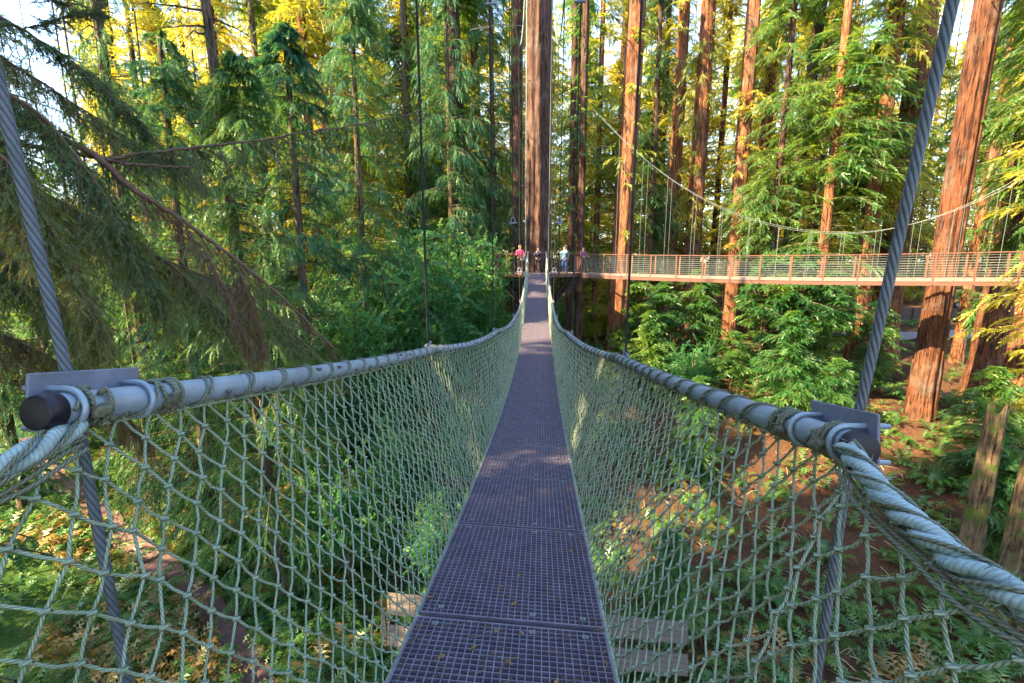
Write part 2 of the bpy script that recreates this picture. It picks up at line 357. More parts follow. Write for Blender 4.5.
while True:
    ua = seam0 + k * PL
    if ua > U1 - .3: break
    um = ua + PL / 2
    p0 = deckp(np.array(ua), np.array(0.)); p1 = deckp(np.array(ua + PL), np.array(0.)); d = Vector(p1 - p0)
    o = link('deck_panel', grate_me, bridge)
    o.location = p0
    tv = d.normalized(); sv = Vector((1, 0, -float(roll(um)))); sv = (sv - tv * sv.dot(tv)).normalized(); nv = sv.cross(tv)
    from mathutils import Matrix
    o.rotation_euler = Matrix((sv, tv, nv)).transposed().to_euler()
    x = link('added_dark_sheet', under_me, o)
    if k < 10:
        for cx in (-.40, .12, .40):
            for cy in (.07, PL - .07): link('fixing_clip', clip_me, o, (cx, cy, 0))
    k += 1
# needles and leaf scraps caught on the grating
g = G(); nn = 900; uu = .8 + 16 * rng.uniform(0, 1, nn) ** 1.6; vv = np.clip(rng.normal(size=nn) * .32, -.48, .48); c0 = deckp(uu, vv) + [0, 0, .004]; an = rng.uniform(0, 6.28, nn); dL = rng.uniform(.012, .035, nn)
d0 = np.stack([np.cos(an), np.sin(an), 0 * an], 1) * dL[:, None]; segs(g, c0 - d0, c0 + d0, .0016, 3)
lf = c0[:110]; e0 = np.stack([-np.sin(an), np.cos(an), 0 * an], 1)[:110] * .012; V = np.stack([lf - d0[:110], lf + e0 + [0, 0, .006], lf + d0[:110], lf - e0], 1).reshape(-1, 3); g.add(V, Q=np.arange(len(V)).reshape(-1, 4))
o = g.build('fallen_needles', m_plain('fallen_needle_scraps', (.30, .17, .06), (.14, .08, .035), 30, .9), bridge); o['kind'] = 'stuff'
# stringers under the deck edges
for s in (-1, 1):
    g = G(); us = np.linspace(seam0, U1, 80); pts = deckp(us, np.full_like(us, s * (HW - .03))) - np.array([0, 0, .085]); tube(g, pts, .022, 8)
    g.build('stringer', M['beam'], bridge)
# handrail pipes
u_cap = {-1: .955, 1: 1.165}
for s in (-1, 1):
    us = np.concatenate([np.linspace(u_cap[s], U1, 220)]); pts = railp(us, s)
    g = G(); rr = np.full(len(us), .0385); tube(g, pts, rr, 20, False); o = g.build('handrail_pipe', M['steel'], bridge, True)
    g = G(); a = railp(np.array(u_cap[s] - .028), s); b = railp(np.array(u_cap[s] + .012), s)
    tube(g, [a, a + (b - a) * .04, a + (b - a) * .2, a + (b - a) * .3, b], [.0350, .0385, .0400, .0412, .0413], 32); g.build('end_cap', M['cap'], bridge, True)
# lashing round the pipes
def helix(us, s, rad, turns_per_m, ph=0, wob=.25):
    c = railp(us, s); T = nrm(np.gradient(c, axis=0)); N = nrm(np.cross(T, np.array([0, 0, 1.0]))); B = np.cross(N, T)
    th = 2 * np.pi * turns_per_m * (us - us[0]) + ph; th = th + wob * np.sin(th)
    return c + rad * (np.cos(th)[:, None] * N + np.sin(th)[:, None] * B)
for s in (-1, 1):
    g = G(); us = np.arange(u_cap[s] + .02, 16, .011); tube(g, helix(us, s, .043, 4.6), .0046, 6)
    us = np.arange(16, U1, .03); tube(g, helix(us, s, .045, 4.6), .006, 4)
    us = np.arange(u_cap[s] + .25, 12, .012); tube(g, helix(us, s, .045, 4.6, .9, .9), .0036, 5)
    for q in np.arange(u_cap[s] + .1, 14, .2174):      # knots where the cord is tied
        c = railp(np.array(q), s); a = rng.uniform(-.8, .9); r_ = .047
        ps = np.array([[s * -1 * r_ * math.cos(a), 0, r_ * math.sin(a)], [s * -r_ * .8, .01, -.034]]) + c
        blobs(g, ps, .0105, (1, 1.2, 1), .25)
    for base, n_w in ((u_cap[s] + .27, 5), (u_cap[s] + .06, 2), (u_cap[s] + 3.62, 5), (u_cap[s] + 7.3, 4)):   # tight wraps at the clamps
        for i in range(n_w):
            us = np.linspace(base + .014 * i, base + .014 * i + .02 + .015 * (i % 2), 22)
            tube(g, helix(us, s, .046 + .003 * (i % 2), .99 / (us[-1] - us[0]), i * 1.1, .1), .0055, 6)
        blobs(g, railp(np.full(4, base + .02), s) + rng.normal(size=(4, 3)) * .008 + np.array([-s * .044, 0, -.012]), .014, (1, 1.3, 1), .3, True)
    g.build('pipe_lashing', M['lash'], bridge, True)
# side nets and the thick ropes that carry them on towards the camera
ROPE = {}
for s in (-1, 1):
    if s > 0: ctl = [P(846, 448, 1.17), P(868, 478, 1.05), P(905, 516, .93), P(962, 565, .80), P(1030, 606, .70), P(1130, 655, .62), P(1350, 760, .52), P(1700, 900, .42)]
    else: ctl = [P(78, 428, 1.10), P(52, 440, 1.04), P(20, 458, .98), P(-20, 478, .93), P(-90, 505, .86), P(-220, 560, .78), P(-460, 660, .64)]
    ctl = np.array(ctl); tt = np.linspace(0, len(ctl) - 1, 200); c = np.stack([np.interp(tt, np.arange(len(ctl)), ctl[:, q]) for q in range(3)], 1)
    for _ in range(30): c[1:-1] = (c[:-2] + c[2:] + 2 * c[1:-1]) / 4
    ROPE[s] = c
A_, B_ = .052, .070
def topcurve(u, s):
    """net hangs from the pipe, and nearer than its end from the thick rope"""
    t = railp(u, s) + np.array([0, 0, -.048]); c = ROPE[s][::-1]; o_ = np.argsort(c[:, 1]); c = c[o_]
    m_ = u < c[-1, 1]; t[m_, 0] = np.interp(u[m_], c[:, 1], c[:, 0]); t[m_, 2] = np.interp(u[m_], c[:, 1], c[:, 2]) - .028
    lo = u < c[0, 1]; t[lo, 2] -= 0; return t
for s in (-1, 1):
    ub = float(ROPE[s][:, 1].min()) + .01; ucols = np.arange(int((U1 - ub) / A_)); nr = 20
    us = ub + ucols * A_
    bot = deckp(us, np.full_like(us, s * (HW + .012))) - np.array([0, 0, .02]); top = topcurve(us, s)
    P_ = np.zeros((len(us), nr + 1, 3))
    for j in range(nr + 1):
        t = j / nr; bulge = math.sin(math.pi * t) * .05
        P_[:, j] = bot * (1 - t) + top * t; P_[:, j, 0] += s * bulge * -.4 + .0
        P_[:, j, 2] -= .03 * math.sin(math.pi * t)
    jit = rng.normal(size=P_.shape) * .0045; jit[:, 0] = 0; jit[:, nr] *= .4; P_ += jit
    P_[:, :, 2] += .012 * np.sin(us * 2.3 + s)[:, None]
    g = G(); nI = len(us)
    ii, jj = np.meshgrid(np.arange(nI - 1), np.arange(nr), indexing='ij'); ok = (ii + jj) % 2 == 0; i1, j1 = ii[ok], jj[ok]; i2, j2 = ii[~ok], jj[~ok]
    A1, B1 = P_[i1, j1], P_[i1 + 1, j1 + 1]; A2, B2 = P_[i2 + 1, j2], P_[i2, j2 + 1]
    for (AA, BB, sag) in ((A1, B1, .006), (A2, B2, .008)):
        near = AA[:, 1] < 6
        mid = (AA + BB) / 2 - np.array([0, 0, 1]) * sag * rng.uniform(.0, 1.3, (len(AA), 1)); mid[:, 0] += rng.normal(size=len(AA)) * .003
        segs(g, AA[near], mid[near], .0038, 7); segs(g, mid[near], BB[near], .0038, 7); segs(g, AA[~near], BB[~near], .0046, 4)
    ki, kj = np.meshgrid(np.arange(nI), np.arange(nr + 1), indexing='ij'); kk = (ki + kj) % 2 == 0; K = P_[ki[kk], kj[kk]]
    nearK = K[:, 1] < 6; K1 = K[nearK]
    blobs(g, K1, .0088, (1, 1.15, .8), .14, True)
    # a little cord loop across each near knot
    segs(g, K1 + np.array([0, -.013, .006]), K1 + np.array([-s * .013, 0, .003]), .0045, 6); segs(g, K1 + np.array([-s * .013, 0, .003]), K1 + np.array([0, .013, -.008]), .0045, 6)
    blobs(g, K[~nearK], .0100, (1, 1, .9), .1)
    # edge cords along deck and under the pipe
    tube(g, bot + np.array([0, 0, .004]), .011, 6); tube(g, top, .0065, 5)
    # ties from the edge cord up to the pipe
    tie = np.arange(10, nI - 2, 2); tie = tie[us[tie] > u_cap[s] + .03]; tp = railp(us[tie], s) + np.array([-s * .030, 0, -.026]); segs(g, top[tie], tp, .0045, 5)
    o = g.build('rope_net', M['net'], bridge, True); o['label'] = 'knotted grey-green rope net closing the %s side of the bridge' % ('left' if s < 0 else 'right')
# thick ropes near the camera
for s in (-1, 1):
    t = np.linspace(0, 1, 90)
    c0 = railp(np.array(u_cap[s] + .02), s) + np.array([s * .0, 0, -.05]); 
    c = ROPE[s]
    T = nrm(np.gradient(c, axis=0)); N = nrm(np.cross(T, np.array([0, 0, 1.0]))); Bn = np.cross(N, T)
    L = np.concatenate([[0], np.cumsum(np.linalg.norm(np.diff(c, axis=0), axis=1))])
    g = G(); rs = .0128
    for q in range(3):
        th = 2 * np.pi * (L * 5.0 + q / 3) + .25 * np.sin(L * 17 + q); fl = 1 + .18 * np.sin(L * 23 + q)
        tube(g, c + (rs * 1.05) * (np.cos(th)[:, None] * N * fl[:, None] + np.sin(th)[:, None] * Bn), rs * (1 + .13 * np.sin(L * 31 + q * 2) + rng.normal(size=len(c)) * .035), 14)
    fz = rng.integers(0, len(c) - 1, 260); d_ = rng.normal(size=(260, 3)) * .6; d_ = nrm(d_); segs(g, c[fz] + d_ * rs * 1.7, c[fz] + d_ * rs * 2.0 + rng.normal(size=(260, 3)) * .012, .0007, 3)
    g.build('thick_rope', M['braid'], bridge, True)
    g = G()                                              # thinner cords running beside it
    for q in range(3):
        off = (q - 1) * .012; pts = c + np.array([-s * .012 * q, 0, -.032 - .01 * q]) + (.006 * np.sin(L * 20 + q))[:, None] * Bn
        tube(g, pts[4:], .0052, 6)
    for q in range(3):
        th = 2 * np.pi * L * 3.1 + q * 2; tube(g, c + (.027) * (np.cos(th)[:, None] * N + np.sin(th)[:, None] * Bn), .0042, 6)
    g.build('lashing_cord', M['lash'], bridge, True)
# clamp plates with U bolts, hanger cables
def clamp(s, uc, big=True):
    a = railp(np.array(uc), s); b = railp(np.array(uc + .3), s); T = nrm(b - a); out_ = np.array([s, 0, 0.]); out_ = nrm(out_ - T * out_.dot(T)); up = np.cross(out_, T) * (1 if s > 0 else -1)
    up = up if up[2] > 0 else -up
    g = G(); c = a + T * .145 + out_ * .048 + up * .022
    box(g, c, (.29, .008, .125), ax=np.array([T, out_, up])); pl = g.build('clamp_plate', M['plate'], bridge); bevel(pl, .003)
    for q in (.045, .235):
        g = G(); cc = a + T * q; th = np.linspace(-np.pi / 2, np.pi / 2, 14); r_ = .047
        arc = [cc + out_ * .105 + up * r_] + [cc + (-out_ * math.cos(x) * r_ - up * -math.sin(x) * r_) for x in th[::-1]] + [cc + out_ * .105 - up * r_]
        tube(g, np.array(arc), .0072, 10)
        for e in (1, -1): 
            tube(g, [cc + out_ * .053 + up * r_ * e, cc + out_ * .066 + up * r_ * e], .0145, 6)
        g.build('u_bolt', M['steel'], pl, True)
    return a + T * .125 + out_ * .066
st = {-1: [u_cap[-1] + .0], 1: [u_cap[1] + .0]}
for s in (-1, 1):
    base = clamp(s, u_cap[s] - .005)
    dk = deckp(np.array(u_cap[s] + .15), np.array(s * .85)); topz = 12
    g = G(); lean = np.array([s * .045 if s > 0 else -.004, 0, 1]); pts = [base + np.array([-s * .01, .02, -(base[2] - dk[2]) + .14]), base]
    a0 = np.array(pts[0]); path = np.array([a0 + (base - a0) * t for t in np.linspace(0, 1, 10)] + [base + (lean + np.array([0, -.06, 0])) * t for t in np.linspace(.1, 12, 50)])
    tube(g, path, .0128, 12); o = g.build('hanger_cable', M['cable'], bridge, True)
    g = G(); tube(g, [a0 - np.array([0, 0, .16]), a0 + np.array([0, 0, .015])], [.032, .030], 14); tube(g, [a0 - np.array([0, 0, .02]), a0 + np.array([0, 0, .03])], .02, 12); g.build('cable_sleeve', M['rust'], o)
    # crossbeam below
for uc in np.arange(1.15, U1, 3.66):
    g = G(); dk = deckp(np.array(uc), np.array([-.95 if uc < 6 else -.62, .95 if uc < 6 else .62])); bar(g, dk[0] - [0, 0, .15], dk[1] - [0, 0, .15], .06, .08); g.build('crossbeam', M['beam'], bridge)
def main_z(u): return EYE + 5.9 + (u - 12.5) ** 2 * .055 + .0
for i, uc in enumerate(np.arange(u_cap[-1] + 3.72, U1, 3.66)):
    for s in (-1, 1):
        if uc > 27.5: continue
        rp = railp(np.array(uc), s) + np.array([s * .06, 0, 0]); dk = deckp(np.array(uc), np.array(s * (.95 if uc < 6 else .62))) - np.array([0, 0, .1])
        g = G(); tz = main_z(uc); r_ = .012 if uc < 6 else .012
        tube(g, [dk, rp, np.array([rp[0] + s * .05, rp[1] + .1, tz])], r_, 6); o = g.build('hanger_cable', M['thin_cable'], bridge)
        # shackle
        if i in (1, 2, 3):
            zc = {1: 4.1, 2: .95, 3: -.35}[i] + EYE; gg = G(); c = np.array([rp[0] + s * .01, rp[1], zc]); th = np.linspace(0, 2 * np.pi, 14)
            tube(gg, c + np.stack([.05 * np.cos(th), 0 * th, .08 * np.sin(th)], 1), .014, 6); tube(gg, [c - [0.09, 0, .06], c + [.09, 0, -.06]], .022, 6); gg.build('shackle', M['plate'], o)
        gg = G(); clampb = rp + np.array([0, 0, .02]); box(gg, clampb, (.02, .24, .09)); gg.build('clamp_plate', M['plate'], bridge)
for s in (-1, 1):
    us = np.linspace(-4, 29.6, 40); pts = np.stack([ctr(us) + s * (gap(us) + .10), us, main_z(us)], 1); g = G(); tube(g, pts, .018, 8); g.build('main_cable', M['pale_cable'], bridge)
    g = G(); us = np.linspace(14, 29.3, 20); x_ = s * (.56 + .1); pts = np.stack([0 * us + x_ * np.interp(us, [14, 29.3], [.8, 1.25]), us, EYE + np.interp(us, [14, 29.3], [-.2, 1]) ], 1)
    g = G(); tube(g, [np.array([s * .68, 28.9, EYE - 1.0]), np.array([s * .72, 29.1, EYE + 24])], .022, 6); g.build('support_cable', M['pale_cable'], bridge)
#@@FOREST@@
# ------------------------------------------------------------------ platform round the central redwood
TX, TY = XY(537, 31.3); PZ = EYE - .85; RZ_ = EYE + .34
plat = thing('viewing_platform', 'round timber viewing platform with red-brown railing around the central redwood trunk', 'platform', (0, 0, 0))
NO = 10; RO = 2.95
oct_ = [np.array([TX + RO * math.sin(2 * math.pi * (i + .5) / NO), TY - RO * math.cos(2 * math.pi * (i + .5) / NO)]) for i in range(NO)]
g = G()
for i in range(NO):
    a, b = oct_[i - 1], oct_[i]; c = np.array([TX, TY]); ia, ib = c + (a - c) * .34, c + (b - c) * .34
    for q in range(8):
        f0, f1 = q / 8 + .004, (q + 1) / 8 - .004; p_ = [ia + (a - ia) * f0, ib + (b - ib) * f0, ib + (b - ib) * f1, ia + (a - ia) * f1]
        hexa(g, [(*x, PZ - .05) for x in p_[::-1]] + [(*x, PZ) for x in p_[::-1]])
g.build('deck_boards', M['wood_pale'], plat)
g = G()
for i in range(NO):
    a, b = oct_[i - 1], oct_[i]; bar(g, (*a, PZ - .13), (*b, PZ - .13), .07, .2)
    if i != 0: 
        bar(g, (*a, RZ_), (*b, RZ_), .12, .045)
o = g.build('rim_beams', M['wood_red'], plat)
cab = G()
for i in range(NO):
    a, b = oct_[i - 1], oct_[i]
    for f in ((0, .33, .66) if i != 0 else (0.0, .02)):
        if i == 0 and f > 0: continue
        q = a + (b - a) * f; g = G(); box(g, (*q, (PZ + RZ_) / 2 - .02), (.07, .07, RZ_ - PZ)); g.build('rail_post', M['wood_red'], plat)
    if i != 0:
        for zz in np.linspace(PZ + .12, RZ_ - .12, 9): segs(cab, [(*a, zz)], [(*b, zz)], .006, 4)
cab.build('cable_infill', M['thin_cable'], plat)
for i in range(0, NO):
    q = oct_[i] * .97 + np.array([TX, TY]) * .03; base = np.array([TX, TY]) + (q - [TX, TY]) * .30
    g = G(); bar(g, (*q, PZ - .25), (*base, PZ - 2.5), .16, .2); g.build('support_brace', M['beam'], plat)
    g = G(); bar(g, (*q, PZ - .28), (*base, PZ - .28), .12, .14); g.build('floor_joist', M['beam'], plat)

# ------------------------------------------------------------------ side walkway
W0 = np.array(XY(582, 29.5)); W1 = np.array(XY(1024, 20.2)); wd_ = (W1 - W0) / np.linalg.norm(W1 - W0); wn = np.array([-wd_[1], wd_[0]]); WL = np.linalg.norm(W1 - W0) + 4.2
walk = thing('suspended_walkway', 'long level timber walkway with cable railings crossing the right half of the wood', 'walkway', (0, 0, 0))
def wz(s): return -.14 * math.sin(math.pi * min(1, s / 20))
npan = int(WL / 1.37); SP = WL / npan
for side in (0, 1):
    off = wn * (1.25 * side)
    g = G(); g2 = G(); g3 = G(); g4 = G()
    for k in range(npan):
        a = W0 + wd_ * SP * k + off; b = W0 + wd_ * SP * (k + 1) + off; za, zb = wz(SP * k), wz(SP * (k + 1))
        bar(g, (*(a + wd_ * .03), PZ + za - .02), (*(b - wd_ * .03), PZ + zb - .02), .05, .15)
        bar(g2, (*a, PZ + za - .20), (*b, PZ + zb - .20), .08, .17)
        bar(g3, (*a, RZ_ + za), (*b, RZ_ + zb), .11, .045)
        for zz in np.linspace(.16, 1.08, 9): segs(g4, [(*a, PZ + za + zz)], [(*b, PZ + zb + zz)], .007, 4)
    g.build('deck_edge', M['wood_pale'], walk); g2.build('side_beam', M['wood_red'], walk); g3.build('top_rail', M['wood_red'], walk); g4.build('cable_infill', M['pale_cable'], walk)
    for k in range(npan + 1):
        a = W0 + wd_ * SP * k + off; za = wz(SP * k); g = G(); ln_ = wn * (.07 if side else -.07)
        bar(g, (*(a - ln_ * .3), PZ + za - .3), (*(a + ln_ * .4), RZ_ + za - .02), .085, .075, up=(wd_[0], wd_[1], 0)); o = g.build('rail_post', M['wood_red'], walk)
        g = G(); blobs(g, np.array([[*(a + (-wn if not side else wn) * .07), PZ + za - .27]]), .045, (1, 1, 1), 0); g.build('bolt_head', M['beam'], o)
g = G()
for k in range(npan * 8):
    a = W0 + wd_ * SP * k / 8 + wn * .03; b = a + wn * 1.19; z_ = wz(SP * k / 8); bar(g, (*a, PZ + z_ + .0), (*b, PZ + z_ + .0), SP / 8 * .93, .035)
g.build('deck_boards', M['wood_pale'], walk)
def wcz(s): return EYE + 1.30 + .042 * (s - 13.8) ** 2 * (1 if s < 13.8 else 1.5)
for side in (0, 1):
    ss = np.linspace(.5, WL, 60); off = wn * (1.32 * side - .05)
    pts = np.array([[*(W0 + wd_ * s_ + off), wcz(s_)] for s_ in ss]); g = G(); tube(g, pts, .0085, 6); g.build('main_cable', M['pale_cable'], walk)
    for k in range(2, npan + 1):
        s_ = SP * (k - .5); a = np.array([*(W0 + wd_ * s_ + off)]); g = G(); tube(g, [(*a, PZ - .1), (*a, wcz(s_))], .007, 5); g.build('hanger_cable', M['pale_cable'], walk)

# ------------------------------------------------------------------ plants
def interp_curve(C, t):
    """C (M,S,3), t (M,K) in 0..1 -> points and tangents (M,K,3)"""
    S = C.shape[1]; x = np.clip(t, 0, .9999) * (S - 1); i = x.astype(int); f = (x - i)[..., None]; m = np.arange(C.shape[0])[:, None]
    a = C[m, i]; b = C[m, i + 1]; return a * (1 - f) + b * f, nrm(b - a)
def leaves_on(g, C, per, ln, wd, ang=55, tilt=.25, t0=.08, taper=.5, quad=False, droop=0.0):
    Mn = len(C); t = np.linspace(t0, 1, per)[None] + rng.normal(size=(Mn, per)) * .02; p, T = interp_curve(C, t)
    up = np.array([0, 0, 1.0]) + rng.normal(size=(Mn, 1, 3)) * tilt + rng.normal(size=(Mn, per, 3)) * tilt * .6
    S = nrm(np.cross(T, up)); sg = np.where(np.arange(per) % 2 == 0, 1, -1)[None, :, None]
    a = R(ang) * (1 - .5 * t[..., None].clip(0, 1)) ; D = nrm(np.cos(a) * T + np.sin(a) * S * sg); D[..., 2] -= droop; D = nrm(D)
    L = ln * (1 - taper * t.clip(0, 1)) * rng.uniform(.75, 1.25, t.shape); L = L[..., None]; W = wd * rng.uniform(.8, 1.2, t.shape)[..., None]
    Nn = np.cross(D, T); X = nrm(np.cross(Nn, D))
    if quad:
        V = np.stack([p, p + D * L * .5 + X * W * .5, p + D * L, p + D * L * .5 - X * W * .5], 2).reshape(-1, 3)
        g.add(V, Q=np.arange(len(V)).reshape(-1, 4))
    else:
        V = np.stack([p - X * W * .5, p + X * W * .5, p + D * L], 2).reshape(-1, 3); g.add(V, T=np.arange(len(V)).reshape(-1, 3))
def conifer(z0, H, Rm, nb, nt_, per, ln, wd, droop=.35, rise=.15, tw=1.0, hang=.3, top=.07, r0=.2, azc=None, gapn=5, wood=.028):
    """returns (leaf G, limb G): a crown of limbs with flat or hanging sprays"""
    g, gw = G(), G()
    zz = z0 + (H - z0) * rng.uniform(0, 1, nb) ** .95
    # limbs leave in clusters so that the crown has gaps
    cl = rng.uniform(z0, H, gapn * 3); ca = rng.uniform(0, 2 * np.pi, gapn * 3); az = rng.uniform(0, 2 * np.pi, nb)
    pick = rng.integers(0, len(cl), nb); mixk = rng.uniform(size=nb) < .62
    zz = np.where(mixk, cl[pick] + rng.normal(size=nb) * 1.0, zz).clip(z0, H); az = np.where(mixk, ca[pick] + rng.normal(size=nb) * .5, az)
    if azc is not None: az = azc + rng.normal(size=nb) * .7
    fr = (zz - z0) / (H - z0); L = Rm * (top + (1 - top) * np.sqrt(np.clip(1 - fr, 0, 1))) * (.55 + .45 * np.clip(fr * 6, 0, 1)) * rng.uniform(.55, 1.15, nb)
    S = 8; t = np.linspace(0, 1, S)[None]; dz = (rise * t - droop * t ** 2 * rng.uniform(.6, 1.4, (nb, 1))) * L[:, None]
    az_t = az[:, None] + .25 * rng.normal(size=(nb, 1)) * t; rr = r0 * (1 - fr[:, None] * .6) + t * L[:, None]
    C = np.stack([rr * np.cos(az_t), rr * np.sin(az_t), zz[:, None] + dz], 2) + rng.normal(size=(nb, S, 3)) * .03 * t[..., None]
    segs(gw, C[:, :-1].reshape(-1, 3), C[:, 1:].reshape(-1, 3), (np.repeat(wood * (.4 + L / Rm), S - 1) * np.tile(1 - np.arange(S - 1) / S * .9, nb)), 4)
    tt = np.linspace(.14, 1, nt_)[None] + rng.normal(size=(nb, nt_)) * .02; p, T = interp_curve(C, tt)
    sg = np.where(np.arange(nt_) % 2 == 0, 1, -1)[None, :, None]; Sd = nrm(np.cross(T, np.array([0, 0, 1.0])))
    a = R(58) * (1 - .6 * tt[..., None].clip(0, 1)); D = nrm(np.cos(a) * T + np.sin(a) * Sd * sg); D[..., 2] -= hang * rng.uniform(.3, 1.4, D.shape[:2]); D = nrm(D + rng.normal(size=D.shape) * .26)
    LT = tw * (1 - .55 * np.abs(tt - .35)) * rng.uniform(.6, 1.2, tt.shape) * (L[:, None] / Rm) ** .4
    s4 = np.linspace(0, 1, 4)[None, None, :, None]; TW = p[:, :, None] + D[:, :, None] * LT[..., None, None] * s4; TW[..., 2] -= (hang * .5 + .06) * (s4[..., 0] ** 2) * LT[..., None]
    TW = TW.reshape(-1, 4, 3); leaves_on(g, TW, per, ln, wd, 55, .5, .03, .45)
    return g, gw
def trunk_geo(H, r, top=.55, k=28, flare=.35, ridges=.07, seed=0, dz=.5, lean=(0, 0), limbs=0, bend=.0):
    rg = np.random.default_rng(seed); n_ = int(H / dz) + 1; z = np.linspace(-.8, H, n_); a = np.arange(k) * 2 * np.pi / k
    rad = r * (1 - (1 - top) * np.clip(z / H, 0, 1)) + r * flare * np.exp(-np.clip(z + .3, 0, 99) / 1.4)
    ph = rg.uniform(0, 6, 8); A = a[None] + .05 * z[:, None] * rg.uniform(-.5, .5)
    rid = sum(np.sin(A * f + ph[i] + .35 * np.sin(z[:, None] * (.23 + .1 * i) + ph[i])) * w_ for i, (f, w_) in enumerate(((3, .4), (5, .5), (8, .6), (11, .45), (13, .4)))) + (0 if k < 40 else .9 * np.abs(np.sin(A * 11 + 1.2 * np.sin(z[:, None] * .9 + A * 3) + ph[1])) - .5 + .5 * np.abs(np.sin(A * 19 + 1.5 * np.sin(z[:, None] * 1.3 + A * 2))))
    rr = rad[:, None] * (1 + ridges * rid * (1 + 1.2 * np.exp(-np.clip(z, 0, 99) / 2))[:, None] + rg.normal(size=(n_, k)) * .012)
    cx = lean[0] * z + bend * np.sin(z / H * 3 + ph[5]) ; cy = lean[1] * z + bend * np.cos(z / H * 2.5 + ph[6])
    V = np.stack([cx[:, None] + rr * np.cos(a), cy[:, None] + rr * np.sin(a), z[:, None] + 0 * rr], 2).reshape(-1, 3)
    i, j = np.meshgrid(np.arange(n_ - 1), np.arange(k), indexing='ij'); i = i.ravel(); j = j.ravel(); j2 = (j + 1) % k
    g = G(); g.add(V, np.stack([i * k + j, i * k + j2, (i + 1) * k + j2, (i + 1) * k + j], 1))
    g.add([(cx[-1], cy[-1], H + r * .2)], None); b = g.n - 1; g.t.append(np.stack([(n_ - 1) * k + np.arange(k), (n_ - 1) * k + (np.arange(k) + 1) % k, np.full(k, b)], 1)); g.uvt.append(np.zeros((k * 3, 2)))
    for q in range(limbs):            # dead stubs and bare limbs
        zl = rg.uniform(H * .12, H * .95); az = rg.uniform(0, 6.28); L = rg.uniform(.5, 2.2); s = np.linspace(0, 1, 7)
        base = np.array([np.interp(zl, z, cx), np.interp(zl, z, cy), zl]); d = np.array([math.cos(az), math.sin(az), 0])
        pts = base + d * (r * .6 + s[:, None] * L) + np.array([0, 0, 1.0]) * (rg.uniform(-.5, .25) * s[:, None] ** 1.5 * L) + rg.normal(size=(7, 3)) * .05 * s[:, None]
        tube(g, pts, .035 * (1.1 - s), 5)
    return g
BASE = lambda x, y: float(terrain(x, y))
# shared crowns: near (finer leaves) and far
CR = {}
def reg(name, mat, *a, **k):
    g, gw = conifer(*a, **k); CR[name] = (g.mesh(name, mat), gw.mesh(name + '_limbs', M['fir_bark']))
reg('rw_near0', M['red_leaf'], 3, 36, 4.2, 330, 22, 38, .125, .040, droop=.30, rise=.12, tw=1.15, hang=.18)
reg('rw_near1', M['red_leaf'], 9, 38, 4.0, 260, 22, 38, .125, .040, droop=.40, rise=.10, tw=1.1, hang=.22)
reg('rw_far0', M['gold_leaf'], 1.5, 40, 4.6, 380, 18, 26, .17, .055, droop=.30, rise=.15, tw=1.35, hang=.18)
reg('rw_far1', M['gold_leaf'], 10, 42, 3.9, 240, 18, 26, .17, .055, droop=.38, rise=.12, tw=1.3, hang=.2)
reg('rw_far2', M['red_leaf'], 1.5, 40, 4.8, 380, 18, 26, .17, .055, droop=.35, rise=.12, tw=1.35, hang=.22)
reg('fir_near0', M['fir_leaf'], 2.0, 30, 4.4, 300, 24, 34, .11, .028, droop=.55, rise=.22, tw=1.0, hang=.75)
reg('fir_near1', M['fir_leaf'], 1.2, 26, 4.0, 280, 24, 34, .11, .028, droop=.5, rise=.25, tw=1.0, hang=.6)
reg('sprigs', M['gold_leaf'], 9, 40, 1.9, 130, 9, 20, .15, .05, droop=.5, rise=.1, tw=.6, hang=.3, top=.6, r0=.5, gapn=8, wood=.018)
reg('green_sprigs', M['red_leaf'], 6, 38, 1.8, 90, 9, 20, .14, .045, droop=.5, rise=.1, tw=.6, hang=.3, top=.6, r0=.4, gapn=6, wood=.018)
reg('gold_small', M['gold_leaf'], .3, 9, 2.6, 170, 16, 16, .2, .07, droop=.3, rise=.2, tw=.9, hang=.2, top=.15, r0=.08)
reg('fir_small', M['red_leaf'], .4, 9, 2.4, 190, 20, 22, .13, .042, droop=.35, rise=.2, tw=.8, hang=.2, top=.12, r0=.08)
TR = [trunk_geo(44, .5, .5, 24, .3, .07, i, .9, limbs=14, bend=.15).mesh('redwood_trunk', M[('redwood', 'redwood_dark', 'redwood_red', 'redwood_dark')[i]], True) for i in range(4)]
TD = [trunk_geo(40, .5, .35, 18, .25, .05, 20 + i, .9, limbs=30, bend=.25).mesh('fir_trunk', M['fir_bark'], True) for i in range(2)]
COUNT = [0]
def tree(name, x, y, dia, trunk, crown, label, cat, group=None, sz=1.0, sxy=1.0, rz=None, dz=0, lean=None):
    COUNT[0] += 1; z = BASE(x, y) + dz; rz = random.uniform(0, 6.28) if rz is None else rz
    t = thing(name, label, cat, (x, y, z), rz, group)
    if lean: t.rotation_euler = (lean[0], lean[1], rz)
    o = link('trunk', trunk, t); o.scale = (dia, dia, sz * {'fir_near0': .74, 'fir_near1': .64}.get(crown, 1) if trunk.name.startswith('fir') else sz * {'rw_near0': .82, 'rw_near1': .86}.get(crown, .93))
    if crown:
        c = link('crown', CR[crown][0], t); c.scale = (sxy, sxy, sz); l = link('limbs', CR[crown][1], t); l.scale = (sxy, sxy, sz)
    return t
